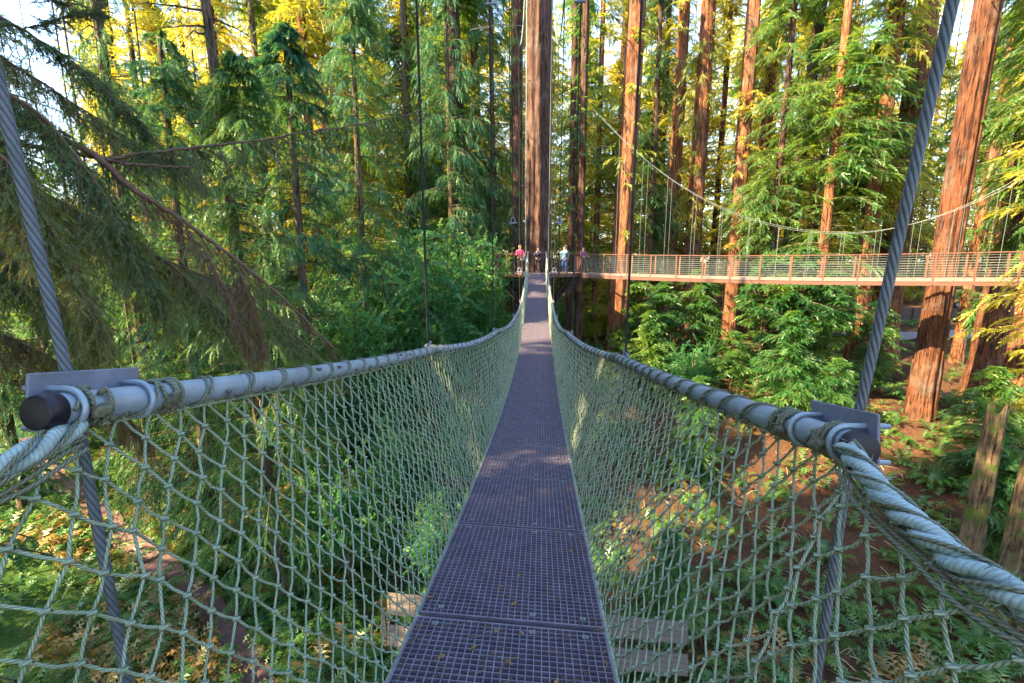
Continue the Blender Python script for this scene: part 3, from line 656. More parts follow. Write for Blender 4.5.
# --- trunks one can tell apart
def own_tree(px, z, dia, H, label, mat='redwood', crown=None, seed=1, name='redwood', top=.62, lean=(0, 0), bend=0., limbs=12, ridges=.07, sz=1, sxy=1, rz=None, flare=.35, k=36):
    x, y = XY(px, z); b = BASE(x, y); t = thing(name, label, 'tree', (x, y, b), 0)
    trunk_geo(H, dia / 2, top, k, flare, ridges, seed, .4, lean, limbs, bend).build('trunk', M[mat], t, True)
    if crown:
        for q, nm in ((0, 'crown'), (1, 'limbs'))[:1 if 'sprigs' in crown else 2]:
            c = link(nm, CR[crown][q], t); c.scale = (sxy, sxy, sz); c.rotation_euler = (0, 0, rz if rz is not None else random.uniform(0, 6.28))
            if q == 0: rz = c.rotation_euler[2]
    return t
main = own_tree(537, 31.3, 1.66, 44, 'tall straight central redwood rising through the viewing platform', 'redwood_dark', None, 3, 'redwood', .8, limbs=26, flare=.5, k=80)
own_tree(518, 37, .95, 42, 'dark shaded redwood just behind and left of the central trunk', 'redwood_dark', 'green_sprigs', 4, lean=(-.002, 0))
own_tree(620, 33.5, 1.45, 42, 'redwood standing behind the left end of the side walkway', 'redwood', 'sprigs', 5, lean=(.018, 0))
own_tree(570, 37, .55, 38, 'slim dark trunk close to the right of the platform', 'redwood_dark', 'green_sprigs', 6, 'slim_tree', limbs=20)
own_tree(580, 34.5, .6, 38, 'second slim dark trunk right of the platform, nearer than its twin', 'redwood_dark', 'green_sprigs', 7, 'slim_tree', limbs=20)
own_tree(670, 44, 1.25, 40, 'sunlit redwood with shaggy bark left of the brightest trunk', 'redwood', 'sprigs', 8)
own_tree(692, 41, 1.45, 42, 'broad sunlit redwood partly wrapped in yellow foliage', 'redwood', 'rw_far1', 9, sxy=.55)
own_tree(734, 37, 1.15, 42, 'brightest sunlit redwood trunk crossing behind the middle of the side walkway', 'redwood', 'sprigs', 10, limbs=16, rz=2.)
own_tree(752, 39, .8, 40, 'thin redwood pressed against the right of the brightest trunk', 'redwood', 'rw_far1', 11, sxy=.6, lean=(.01, 0))
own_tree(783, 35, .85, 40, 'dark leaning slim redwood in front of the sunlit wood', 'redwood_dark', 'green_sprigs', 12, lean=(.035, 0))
own_tree(866, 33, 1.1, 40, 'redwood showing orange bark below the side walkway beside the thick cable', 'redwood', 'rw_far1', 13, sxy=.8)
own_tree(893, 36, 1.9, 42, 'massive reddish redwood half hidden behind green boughs', 'redwood', 'sprigs', 14)
own_tree(943, 24.2, 1.18, 40, 'huge rugged redwood rising just behind the side walkway on the right', 'redwood_red', None, 15, top=.7, lean=(.012, 0), ridges=.06, flare=.14, k=110)
own_tree(1004, 27.5, 1.45, 40, 'second large redwood near the right edge beside the track', 'redwood_red', 'rw_near1', 16, k=44, lean=(.015, 0), sxy=.8)
own_tree(1046, 23.5, 1.5, 40, 'redwood cut by the right edge below the walkway end', 'redwood', 'rw_near1', 17, k=44)
own_tree(255, 15, .34, 34, 'thin leaning conifer trunk in the upper left foliage', 'fir_bark', 'fir_near1', 18, 'fir', lean=(-.035, 0), limbs=50, bend=.15, top=.5, sxy=.7, sz=.7)
own_tree(131, 22, .6, 36, 'conifer with dark hanging foliage close to the bright sky gap', 'fir_bark', 'fir_near0', 19, 'fir', limbs=40, top=.4, sxy=.55, sz=1.1)
own_tree(235, 31, .55, 36, 'pale sunlit slim trunk behind the upper left foliage', 'redwood', 'rw_far1', 20, 'slim_tree', sxy=.7)
own_tree(318, 30, .6, 36, 'slim reddish trunk glimpsed through the left firs', 'redwood', 'rw_far1', 21, 'slim_tree', sxy=.7)
# mossy snags lower right
def snag(px, py, z, pxt, pyt, zt, r, label, seed):
    a = P(px, py, z); a[2] = terrain(a[0], a[1]) - .4; b = P(pxt, pyt, zt); rg = np.random.default_rng(seed)
    n_ = 40; k = 22; s = np.linspace(0, 1, n_); c = a + (b - a) * s[:, None]; A = np.arange(k) * 2 * np.pi / k; g = G()
    rr = r * (1.25 - .35 * s)[:, None] * (1 + .08 * np.sin(A * 3 + 1)[None] + .06 * np.sin(A[None] * 7 + 6 * s[:, None]) + rg.normal(size=(n_, k)) * .02)
    V = np.stack([c[:, None, 0] + rr * np.cos(A), c[:, None, 1] + rr * np.sin(A), c[:, None, 2] + 0 * rr], 2); V[-1, :, 2] += rg.uniform(-.1, .5, k)
    i, j = np.meshgrid(np.arange(n_ - 1), np.arange(k), indexing='ij'); i = i.ravel(); j = j.ravel(); j2 = (j + 1) % k
    g.add(V.reshape(-1, 3), np.stack([i * k + j, i * k + j2, (i + 1) * k + j2, (i + 1) * k + j], 1)); bi = g.n; g.add([c[-1] - [0, 0, .3]]); g.t.append(np.stack([(n_ - 1) * k + np.arange(k), (n_ - 1) * k + (np.arange(k) + 1) % k, np.full(k, bi)], 1)); g.uvt.append(np.zeros((k * 3, 2)))
    o = g.build('tree_snag', M['mossy'], None, True); tag(o, label, 'dead tree')
snag(968, 560, 17.5, 998, 412, 16.4, .30, 'mossy leaning snag with a sunlit broken top in the lower right', 1)
snag(1008, 600, 16, 1046, 430, 15, .36, 'taller mossy trunk cut by the right edge beside the snag', 2)
# --- left firs and broadleaf trees in the shade
fg = 'shaded firs left of the bridge'
for i, (px, z, dia, cr, sz, lab) in enumerate([
    (185, 19, .5, 'fir_near0', .70, 'dense teal-green fir behind the bare diagonal limb'), (300, 20.5, .55, 'fir_near1', .84, 'teal-green fir filling the middle of the left foliage'),
    (365, 24, .5, 'fir_near0', .86, 'fir with drooping sprays just left of the first thin hanger cable'), (452, 31, .5, 'fir_near1', 1.1, 'fir right of the first thin hanger cable, left of the platform'),
    (492, 38, .6, 'fir_near0', 1.1, 'narrow fir close to the left side of the platform'), (30, 27, .5, 'fir_near0', .62, 'low fir behind the left handrail below the bright sky gap'), (-25, 21, .5, 'fir_near1', 1.0, 'dark fir at the left edge behind the near boughs'), (75, 38, .5, 'fir_near1', .66, 'fir below the bright sky gap, farther than the low fir'),
    (410, 36, .6, 'rw_near1', 1.1, 'tall conifer behind the light green broadleaf trees'), (270, 33, .6, 'rw_near0', 1.0, 'tall conifer in the sunlit wood at upper left'), (232, 27, .45, 'fir_near0', .72, 'fir between the two tall teal-green firs of the left'), (338, 32, .5, 'rw_far0', 1.0, 'sun-tinted golden conifer behind the left firs'), (428, 45, .6, 'rw_far0', 1.0, 'golden conifer behind the first thin hanger cable'), (470, 48, .6, 'rw_far0', .95, 'golden conifer left of the platform'), (160, 36, .6, 'rw_far0', .9, 'golden conifer behind the upper bare limb'), (205, 42, .6, 'rw_far0', 1.0, 'golden conifer above the left end of the bare limb'), (290, 41, .6, 'rw_far0', 1.0, 'golden conifer behind the thin leaning trunk'), (130, 47, .6, 'rw_far1', .9, 'golden conifer next to the bright sky gap'), (372, 41, .6, 'rw_far0', 1.05, 'golden conifer behind the fir by the first thin hanger cable')]):
    x, y = XY(px, z); tree('fir', x, y, dia, TD[i % 2], cr, lab, 'tree', fg, sz=sz, sxy=.92)
# right hand green redwoods behind the walkway
rg_ = 'green conifers behind the side walkway'
for i, (px, z, dia, cr, sz, sxy, lab) in enumerate([
    (822, 31.5, .7, 'rw_near0', 1.0, 1.0, 'big shaded green conifer right of the sunlit trunks'), (770, 33.5, .5, 'rw_near1', .9, .8, 'smaller green conifer left of the big shaded one'),
    (860, 36, .7, 'rw_near1', 1.05, 1.0, 'green conifer left of the massive reddish trunk'), (648, 39, .6, 'rw_near1', .8, .6, 'green conifer between the first two redwoods right of the platform'),
    (596, 43, .6, 'rw_far0', 1.0, .75, 'green conifer close behind the right of the platform'),
    (655, 49, .7, 'rw_far0', .95, 1.0, 'golden conifer between the first walkway redwood and its sunlit neighbours'), (712, 47, .7, 'rw_far0', .9, 1.0, 'golden conifer behind the brightest redwood trunk'), (762, 50, .7, 'rw_far0', 1.0, 1.0, 'golden conifer right of the brightest redwood trunk'), (975, 33, .7, 'rw_near0', 1.05, .9, 'green conifer between the two big right-hand redwoods')]):
    x, y = XY(px, z); tree('conifer', x, y, dia, TR[i % 4], cr, lab, 'tree', rg_, sz=sz, sxy=sxy)
x, y = XY(1088, 19.5); tree('conifer', x, y, .7, TR[0], 'rw_far0', 'bright yellow-green conifer reaching in from the right edge above the walkway', 'tree', sz=.9, sxy=.75)
# small understorey conifers
for i, (px, z, s, lab) in enumerate([
    (640, 33.5, .80, 'young hemlock below the walkway next to the first redwood'), (668, 32, .72, 'young hemlock below the walkway in the middle of the green clump'),
    (700, 32.5, .82, 'tallest young hemlock below the walkway left of the sunlit trunks'), (655, 29, .62, 'low young hemlock in front of the green clump'), (622, 30, .45, 'smallest young hemlock beside the rope bridge net'),
    (768, 30, .95, 'broad young hemlock below the walkway right of the sunlit trunks'), (805, 29, 1.0, 'young hemlock under the walkway between sunlit patches'), (838, 28, .85, 'young hemlock below the walkway left of the thick cable'),
    (800, 24, .72, 'low young hemlock just above the right handrail'), (740, 26, .55, 'low young hemlock above the middle of the right handrail'), (712, 22, .55, 'young hemlock seen through the right net'),
    (850, 22.5, .50, 'young hemlock near the sunlit orange ground patch'), (1018, 19, .62, 'young hemlock beside the mossy snags'), (690, 14, .40, 'young hemlock low under the right net'),
    (888, 31, .62, 'young hemlock at the left foot of the huge redwood'), (1040, 16, .5, 'small hemlock in the lower right corner')]):
    x, y = XY(px, z); tree('young_conifer', x, y, .18, TD[i % 2], 'fir_small', lab, 'young tree', 'young hemlocks under the walkway', sz=s * 1.0, sxy=s * 1.25)
for o in [o for o in COL.objects if o.name.startswith('young_conifer')]:
    for c in o.children:
        if c.name.startswith('trunk'): c.scale = (.14, .14, .20 * [q for q in o.children if q.name.startswith('crown')][0].scale[2])
for i, (px, z, sc__, lab) in enumerate([(25, 27, .7, 'golden low conifer below the near left clamp, left of the footpath'), (100, 30, .9, 'golden low conifer just above the left handrail clamp'), (165, 25, .6, 'golden low conifer right of the footpath'), (215, 32, 1.0, 'golden low conifer under the bare diagonal limb'), (285, 24, .55, 'golden low conifer seen through the left net'), (120, 20, .45, 'smallest golden conifer beside the footpath'), (-20, 33, 1.0, 'golden low conifer at the left edge')]):
    x, y = XY(px, z); t = tree('young_conifer', x, y, .18, TD[0], 'gold_small', lab, 'young tree', 'golden low conifers on the left', sz=sc__, sxy=sc__ * 1.5); t.children[0].scale = (.14, .14, .2 * sc__)
# broadleaf trees
def broadleaf(H, Rx, nc, ntw, per, ln, wd):
    g, gw = G(), G(); S = 6; t = np.linspace(0, 1, S)
    for i in range(nc):
        az = rng.uniform(0, 6.28); z0 = rng.uniform(.1, .45) * H; e = rng.uniform(.3, 1) ; tip = np.array([Rx * math.cos(az) * rng.uniform(.35, 1), Rx * math.sin(az) * rng.uniform(.35, 1), z0 + e * (H - z0)])
        c = np.array([0, 0, z0]) * (1 - t[:, None]) + tip * t[:, None]; c[:, 2] += np.sin(t * np.pi) * .08 * H * .3; c[1:] += rng.normal(size=(S - 1, 3)) * .08
        tube(gw, c, np.linspace(.07, .012, S), 5, False)
        tp = rng.uniform(.3, 1, ntw); p, T = interp_curve(c[None], tp[None]); D = nrm(T[0] * .5 + rng.normal(size=(ntw, 3)) * .8 + [0, 0, .15]); Lt = rng.uniform(.5, 1.3, ntw)[:, None, None]
        s4 = np.linspace(0, 1, 4)[None, :, None]; TW = p[0][:, None] + D[:, None] * Lt * s4; TW[..., 2] -= .15 * s4[..., 0] ** 2 * Lt[..., 0]
        leaves_on(g, TW, per, ln, wd, 60, .9, .05, .2, True, .15)
    return g, gw
g, gw = broadleaf(12, 3.3, 60, 30, 22, .17, .085); CR['broad0'] = (g.mesh('broad_crown', M['bush_leaf']), gw.mesh('broad_limbs', M['fir_bark']))
g, gw = broadleaf(7, 2.6, 40, 28, 22, .15, .075); CR['broad1'] = (g.mesh('broad_crown_low', M['bush_leaf']), gw.mesh('broad_limbs_low', M['fir_bark']))
BT = trunk_geo(6, .5, .3, 14, .2, .05, 40, .5, bend=.1).mesh('broadleaf_trunk', M['fir_bark'], True)
for i, (px, z, s, cr, lab) in enumerate([
    (395, 23.5, 1.08, 'broad0', 'largest light green broadleaf tree left of the bridge'), (438, 26, 1.05, 'broad0', 'light green broadleaf tree behind the first thin hanger cable'), (352, 21.5, .92, 'broad0', 'light green broadleaf tree at the left of its group'),
    (476, 29.5, .9, 'broad0', 'light green broadleaf tree nearest the platform'), (415, 19, .85, 'broad1', 'low broadleaf shrub in front of the broadleaf trees'), (470, 20.5, .9, 'broad1', 'low broadleaf shrub beside the left net'),
    (330, 16, .8, 'broad1', 'low broadleaf shrub seen through the left net'), (300, 27, .9, 'broad0', 'shaded broadleaf tree behind the firs'), (440, 15, .6, 'broad1', 'small broadleaf shrub almost under the bridge'), (210, 30, .8, 'broad1', 'broadleaf shrub above the footpath'), (95, 34, 1.0, 'broad1', 'broadleaf shrub beyond the left handrail clamp'),
    (560, 39, .75, 'broad1', 'broadleaf shrub under the platform'), (700, 27, .6, 'broad1', 'broadleaf shrub above the right handrail')]):
    x, y = XY(px, z); t = thing('broadleaf_tree', lab, 'tree', (x, y, BASE(x, y)), random.uniform(0, 6), 'broadleaf trees and shrubs'); o = link('trunk', BT, t); o.scale = (.3 * s, .3 * s, s)
    for q, nm in ((0, 'crown'), (1, 'limbs')): c = link(nm, CR[cr][q], t); c.scale = (s, s, s)
# --- the sunlit wood beyond
FARW, YOUNG = [], []
placed = [XY(*q) for q in ((537, 31), (620, 33.5), (670, 44), (692, 41), (734, 37), (893, 36))]
k = 0; tries = 0
while k < 54 and tries < 6000:
    tries += 1; z = 39 + 38 * random.random(); px = random.uniform(-110, 1130); x, y = XY(px, z)
    if any((x - a) ** 2 + (y - b) ** 2 < 4.3 ** 2 for a, b in placed): continue
    if 25 < px < 118 and z < 95: continue
    if x < -44: continue
    if 690 < px < 770 and z < 46: continue
    if np.hypot(*(np.array([x, y]) - (ROADA + ROADB) / 2)) < 9 and z < 60: continue
    placed.append((x, y)); k += 1
    side = 'left of the platform' if px < 512 else ('behind the side walkway' if px < 900 else 'beyond the track at the right')
    cr = random.choice(['rw_far0', 'rw_far0', 'rw_far0', 'rw_far2'] if px > 60 else ['rw_far1']); dia = random.uniform(.6, 1.5)
    low = 20 < px < 118
    FARW.append((None, px, z)); FARW[-1] = (tree('redwood', x, y, dia, random.choice(TR), cr, 'slender redwood among the many in the sunlit wood ' + side, 'tree', 'redwoods in the sunlit wood ' + side, sz=(.55 if low else random.uniform(.85, 1.1)), sxy=random.uniform(.8, 1.1)), px, z)
# the far-off wood that closes the view as one mass
def far_wood(nm, n_, mat, z0_, z1_, top, label, seed):
    rg = np.random.default_rng(seed); nc = 5200; z = rg.uniform(z0_, z1_, nc); px = rg.uniform(-330, 1350, nc); q = np.array([XY(a, b) for a, b in zip(px, z)])
    tp = np.where((px > 15) & (px < 112), 12, top) * (.75 + .25 * np.sin(px * .05) * np.cos(px * .021)); h = rg.uniform(0, 1, nc) ** 1.25 * tp; gz = terrain(q[:, 0], q[:, 1]); C = np.stack([q[:, 0], q[:, 1], gz + h], 1)
    i = rg.integers(0, nc, n_); c = C[i] + rg.normal(size=(n_, 3)) * [1.5, 1.5, .75]; d = nrm(rg.normal(size=(n_, 3)) * [1, 1, .45]); e = nrm(np.cross(d, rg.normal(size=(n_, 3)) * .5 + [0, 0, 1])); L = rg.uniform(.35, .95, (n_, 1))
    g = G(); V = np.stack([c, c + d * L * .5 + e * L * .2, c + d * L, c + d * L * .5 - e * L * .2], 1).reshape(-1, 3); g.add(V, Q=np.arange(len(V)).reshape(-1, 4)); tag(g.build(nm, mat), label, kind='stuff')
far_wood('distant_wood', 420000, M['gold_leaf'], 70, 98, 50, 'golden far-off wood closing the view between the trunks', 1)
far_wood('distant_dark_wood', 70000, M['red_leaf'], 98, 125, 30, 'darker far-off wood behind the golden foliage', 2)
# low trees and sun-tinted bushes closing the wood near the ground
for i in range(70):
    z = random.uniform(42, 72); px = random.uniform(-60, 1090); x, y = XY(px, z)
    if np.hypot(*(np.array([x, y]) - (ROADA + ROADB) / 2)) < 10 and z < 70: continue
    t = tree('young_conifer', x, y, .2, TD[0], 'gold_small', 'young conifer low among the trunks of the sunlit wood', 'young tree', 'young conifers low in the sunlit wood', sz=random.uniform(.8, 1.3) * (1 if z < 62 else 1.7), sxy=random.uniform(1.3, 1.9))
    t.children[0].scale = (.2, .2, .20 * t.children[1].scale[2]); YOUNG.append((t, px, z))
IV = [(-999, 'left of the near left cable'), (40, 'between the near left cable and the leaning fir'), (262, 'between the leaning fir and the thin left hanger'), (430, 'between the thin left hanger and the central redwood'),
      (537, 'between the central redwood and the first walkway redwood'), (620, 'between the first walkway redwood and the brightest trunk'), (738, 'between the brightest trunk and the thick right cable'), (890, 'between the thick right cable and the right edge')]
ORD = ['nearest', 'second nearest', 'third nearest', 'fourth nearest', 'fifth nearest', 'sixth nearest', 'seventh nearest', 'eighth nearest', 'ninth nearest', 'tenth nearest', 'eleventh nearest', 'twelfth nearest', 'thirteenth nearest', 'fourteenth nearest', 'fifteenth nearest', 'sixteenth nearest', 'seventeenth nearest', 'eighteenth nearest', 'nineteenth nearest', 'twentieth nearest'] + ['twenty-%s nearest' % q for q in 'first second third fourth fifth sixth seventh eighth ninth'.split()] + ['distant'] * 30
for lst, what, grp in ((FARW, 'far redwood ', 'redwoods in the sunlit wood'), (YOUNG, 'low young conifer ', 'young conifers low in the sunlit wood')):
    for i, (lo_, txt) in enumerate(IV):
        hi_ = IV[i + 1][0] if i + 1 < len(IV) else 9999
        for j, (o, px, z) in enumerate(sorted([q for q in lst if lo_ <= q[1] < hi_], key=lambda q: q[2])): o['label'] = ORD[j] + ' ' + what + txt; o['group'] = grp
# --- foreground fir on the left with its bare and drooping limbs
FX = np.array(XY(-210, 6.5)); fb_ = BASE(*FX)
fir = thing('foreground_fir', 'near fir at the left edge with drooping boughs and a bare broken limb', 'tree', (0, 0, 0))
tg = trunk_geo(24, .28, .55, 24, .3, .06, 50, .4, limbs=0); tg.v = [v + np.array([FX[0], FX[1], fb_]) for v in tg.v]; tg.build('trunk', M['fir_bark'], fir, True)
def limb_curve(pix, sub=8):
    c = np.array([P(*q) for q in pix]); t = np.linspace(0, len(c) - 1, (len(c) - 1) * sub + 1); o = np.stack([np.interp(t, np.arange(len(c)), c[:, k]) for k in range(3)], 1)
    for _ in range(5): o[1:-1] = (o[:-2] + 2 * o[1:-1] + o[2:]) / 4
    return o + rng.normal(size=o.shape) * .006
def bough(pix, r0, r1, mat, nm, ntw, tl, hang, per, ln, wd, leaf, side=.8, t0=.1, bark='twig'):
    c = limb_curve(pix); g = G(); tube(g, c, np.linspace(r0, r1, len(c)), 9); 
    tt = np.sort(rng.uniform(t0, 1, ntw)); p, T = interp_curve(c[None], tt[None]); p = p[0]; T = T[0]; Sd = nrm(np.cross(T, np.array([0, 0, 1.0]))); sg = np.where(np.arange(ntw) % 2 == 0, 1, -1)[:, None]
    D = nrm(rng.normal(size=(ntw, 3)) * .22 + T * rng.uniform(.0, 1.1, (ntw, 1)) + Sd * sg * side * rng.uniform(.1, 1, (ntw, 1)) + np.array([0, 0, -1.0]) * hang * rng.uniform(.4, 1.3, (ntw, 1)))
    L = tl * rng.uniform(.2, 1.35, (ntw, 1, 1)) * (1.05 - .5 * tt[:, None, None]); s6 = np.linspace(0, 1, 6)[None, :, None]
    TW = p[:, None] + D[:, None] * L * s6 + rng.normal(size=(ntw, 6, 3)) * .02 * s6; TW[..., 2] -= hang * .35 * s6[..., 0] ** 2 * L[..., 0]
    # secondary twiglets
    segs(g, TW[:, :-1].reshape(-1, 3), TW[:, 1:].reshape(-1, 3), np.tile(np.linspace(.006, .002, 5), ntw), 4)
    n2 = 7; t2 = np.linspace(.15, .95, n2)[None] + rng.normal(size=(ntw, n2)) * .03; p2, T2 = interp_curve(TW, t2); S2 = nrm(np.cross(T2, rng.normal(size=(ntw, 1, 3)) * .5 + [0, 0, 1.0])); s2 = np.where(np.arange(n2) % 2 == 0, 1, -1)[None, :, None]
    D2 = nrm(T2 * .8 + S2 * s2 * .65 + rng.normal(size=T2.shape) * .12); L2 = (L[:, :, 0] * .32 * rng.uniform(.6, 1.2, (ntw, n2)))[..., None, None]
    T3 = (p2[:, :, None] + D2[:, :, None] * L2 * np.linspace(0, 1, 4)[None, None, :, None]); T3[..., 2] -= hang * .3 * (np.linspace(0, 1, 4) ** 2)[None, None] * L2[..., 0]; T3 = T3.reshape(-1, 4, 3)
    segs(g, T3[:, :-1].reshape(-1, 3), T3[:, 1:].reshape(-1, 3), .0018, 3)
    lo = g.build(nm, M[bark], fir, True)
    if leaf:
        gl = G(); leaves_on(gl, TW, per, ln, wd, 48, .6, .03, .2); leaves_on(gl, T3, int(per * .45), ln, wd, 48, .6, .05, .2); gl.build('needles', M[leaf], lo)
BL = [([(-150, 60, 5.6), (-40, 100, 5.3), (95, 152, 5.0), (130, 188, 5.1), (175, 215, 5.3), (235, 258, 5.6), (290, 305, 5.9), (338, 352, 6.2)], .045, .010, 20, .5, .7, 22, .03, .005, 'brown_leaf', .6, .45),
      ([(-100, 130, 5.4), (60, 150, 5.1), (105, 160, 5.2), (150, 153, 5.4), (205, 146, 5.7), (260, 140, 6.0), (340, 128, 6.5), (425, 111, 7.0)], .028, .006, 46, .75, .75, 34, .035, .0065, 'fir_leaf', .7, .25),
      ([(95, 155, 5.1), (118, 163, 5.0), (150, 166, 5.1), (192, 167, 5.2)], .02, .009, 0, .2, .5, 10, .03, .006, None, .5, .3),
      ([(-180, 20, 5.2), (-60, 60, 4.9), (40, 110, 4.8), (110, 200, 4.9), (160, 290, 5.2)], .03, .006, 90, .85, .8, 46, .042, .007, 'droop_leaf', .8, .15),
      ([(-180, 80, 4.6), (-80, 110, 4.4), (10, 160, 4.3), (60, 240, 4.4), (100, 330, 4.7)], .03, .006, 90, .8, .85, 46, .042, .007, 'droop_leaf', .8, .15),
      ([(-190, 120, 6.2), (-50, 150, 6.2), (80, 210, 6.3), (180, 270, 6.6), (260, 350, 7.0)], .03, .006, 100, .9, .9, 46, .042, .008, 'droop_leaf', .9, .2),
      ([(-190, 150, 7.2), (-30, 190, 7.4), (120, 240, 7.6), (260, 300, 8.0), (330, 370, 8.4)], .03, .006, 80, .8, .8, 44, .045, .008, 'droop_leaf', .9, .3),
      ([(-160, 200, 5.6), (-60, 220, 5.4), (30, 270, 5.4), (90, 350, 5.6)], .025, .006, 80, .8, .9, 44, .042, .008, 'droop_leaf', .8, .15),
      ([(-160, -60, 5.0), (-60, -20, 4.8), (40, 40, 4.9), (100, 80, 5.3), (150, 135, 5.8)], .022, .005, 60, .55, .45, 34, .035, .006, 'fir_leaf', .7, .1),
      ([(-160, -20, 6.0), (-40, 30, 6.0), (60, 95, 6.2), (130, 140, 6.6), (200, 180, 7.2)], .022, .005, 70, .7, .6, 38, .038, .007, 'droop_leaf', .7, .1),
      ([(-100, -140, 5.6), (0, -50, 5.5), (60, 10, 5.8), (95, -25, 6.2)], .016, .004, 26, .4, .1, 24, .03, .006, 'fir_leaf', .7, .3),
      ([(20, 30, 5.5), (45, 24, 5.6), (75, 14, 5.8), (103, 12, 6.0)], .012, .004, 26, .35, .15, 22, .028, .005, 'fir_leaf', .7, .1),
      ([(-120, 300, 6.6), (0, 330, 6.6), (90, 380, 6.9), (150, 440, 7.4)], .022, .005, 60, .7, .9, 40, .042, .009, 'brown_leaf', .8, .15),
      ([(235, 258, 5.6), (250, 300, 5.6), (262, 345, 5.7)], .010, .004, 26, .4, .9, 20, .03, .005, 'brown_leaf', .5, .1),
      ([(175, 215, 5.3), (205, 250, 5.2), (230, 300, 5.3), (250, 350, 5.5)], .008, .003, 26, .4, .9, 20, .03, .005, None, .5, .1)]
for pix, r0, r1, ntw, tl, hg, per, ln, wdt, leaf, side, t0 in BL: bough(pix, r0, r1, None, 'bough', max(int(ntw * 3.4), 2), tl, hg, per, ln, wdt, leaf, side, t0)
# trees out to the left that shade the near half of the bridge and can be seen from a step to the side
for i, (x, y, cr, s) in enumerate([(-14, -5, 'fir_near0', 1.15), (-21, 2, 'fir_near1', 1.35), (-13, -13, 'rw_near0', 1.0), (-29, -5, 'rw_near0', 1.15), (-26, 8, 'rw_near0', 1.1), (-18, -1.5, 'rw_near0', 1.0), (-33, 4, 'rw_near0', 1.2), (-12, 3.5, 'fir_near0', 1.0), (-24, -12, 'rw_near1', 1.1), (-29, 21, 'rw_near0', 1.1), (-9.5, -6.5, 'rw_near0', 1.1), (-11.5, -1.5, 'rw_near0', 1.1), (-15, 2.5, 'rw_near0', 1.1), (-19, -9, 'rw_near0', 1.2), (-8, -11, 'rw_near1', 1.1), (9, -9, 'rw_near0', 1.0), (16, -2, 'rw_near1', 1.0), (-4, -14, 'rw_near0', 1.0), (20, 6, 'rw_near1', 1.05)]):
    tree('fir', x, y, .7, TD[i % 2], cr, ORD[i] + ' to be met of the conifers round the near end of the bridge' if i else 'tall fir just left and behind the near end of the bridge', 'tree', 'conifers round the near end of the bridge', sz=s, sxy=1.3)

# ------------------------------------------------------------------ ferns, bracken, undergrowth
def fern_geo(g, cx, cy, cz, size, nf, per, up=.6):
    nfn = len(cx) * nf; az = rng.uniform(0, 6.28, nfn); L = np.repeat(size, nf) * rng.uniform(.7, 1.15, nfn); s = np.linspace(0, 1, 6)[None]
    base = np.stack([np.repeat(cx, nf), np.repeat(cy, nf), np.repeat(cz, nf)], 1); rise = up * rng.uniform(.6, 1.3, (nfn, 1))
    C = base[:, None] + np.stack([np.cos(az)[:, None] * s * L[:, None], np.sin(az)[:, None] * s * L[:, None], (rise * np.sin(s * np.pi * .75)) * L[:, None]], 2)
    t = np.linspace(.08, 1, per)[None] + 0 * az[:, None]; p, T = interp_curve(C, t); S = nrm(np.cross(T, np.array([0, 0, 1.0]))); sg = np.where(np.arange(per) % 2 == 0, 1, -1)[None, :, None]
    wl = (L[:, None] * .22 * np.sin(np.pi * (t * .85 + .12)))[..., None]; D = nrm(S * sg + T * .35); w_ = (L[:, None] / per * 1.0)[..., None]
    V = np.stack([p - T * w_, p + T * w_, p + D * wl], 2).reshape(-1, 3); g.add(V, T=np.arange(len(V)).reshape(-1, 3))
def scatter(nm, n_, mat, size, dens, label, nf=7, per=22, up=.6):
    z = rng.uniform(9, 62, n_ * 5) ** 1.0; px = rng.uniform(-120, 1130, n_ * 5); q = np.array([XY(a, b) for a, b in zip(px, z)]); x, y = q[:, 0], q[:, 1]
    keep = rng.uniform(size=len(x)) < dens(x, y); d = np.min([np.hypot(x - a, y - b) for a, b in pp], axis=0)
    # stay off the path
    PPX = np.concatenate([np.linspace(pp[i], pp[i + 1], 12) for i in range(len(pp) - 1)]); d = np.min(np.hypot(x[:, None] - PPX[None, :, 0], y[:, None] - PPX[None, :, 1]), axis=1); keep &= d > .62
    RP = np.linspace(ROADA - (ROADB - ROADA), ROADB + (ROADB - ROADA), 50); d = np.min(np.hypot(x[:, None] - RP[None, :, 0], y[:, None] - RP[None, :, 1]), axis=1); keep &= d > 2.5
    x, y = x[keep][:n_], y[keep][:n_]; g = G(); fern_geo(g, x, y, terrain(x, y), size * rng.uniform(.5, 1.2, len(x)), nf, per, up)
    o = g.build(nm, mat); tag(o, label, kind='stuff'); return o
sm = lambda v: 1 / (1 + np.exp(-v))
pn = lambda x, y, s, o: .5 + .5 * np.sin(x * s + o + 1.3 * np.sin(y * s * .8 + o)) * np.cos(y * s * 1.1 - o)
scatter('undergrowth', 3900, M['fern_leaf'], .85, lambda x, y: (.62 + .38 * sm(-(x - 6) * .5)) * (.25 + .75 * pn(x, y, .5, 1)), 'green fern and leaf undergrowth covering the forest floor', 7, 20)
scatter('low_grass', 2600, M['bush_leaf'], .4, lambda x, y: sm(-(x + 4) * .6) * pn(x, y, .35, 2.2) ** 2, 'bright green low plants beside the footpath', 8, 10, 1.0)
scatter('dry_bracken', 1500, M['bracken'], .85, lambda x, y: (.2 + .8 * sm(-(x + 6) * .5)) * (pn(x, y, .33, 4.0) ** 3), 'dry orange bracken among the green undergrowth', 7, 16, .8)
gf = G(); fern_geo(gf, np.zeros(1), np.zeros(1), np.zeros(1), np.ones(1), 16, 44, .55); fm = gf.mesh('sword_fern', M['fern_leaf'])
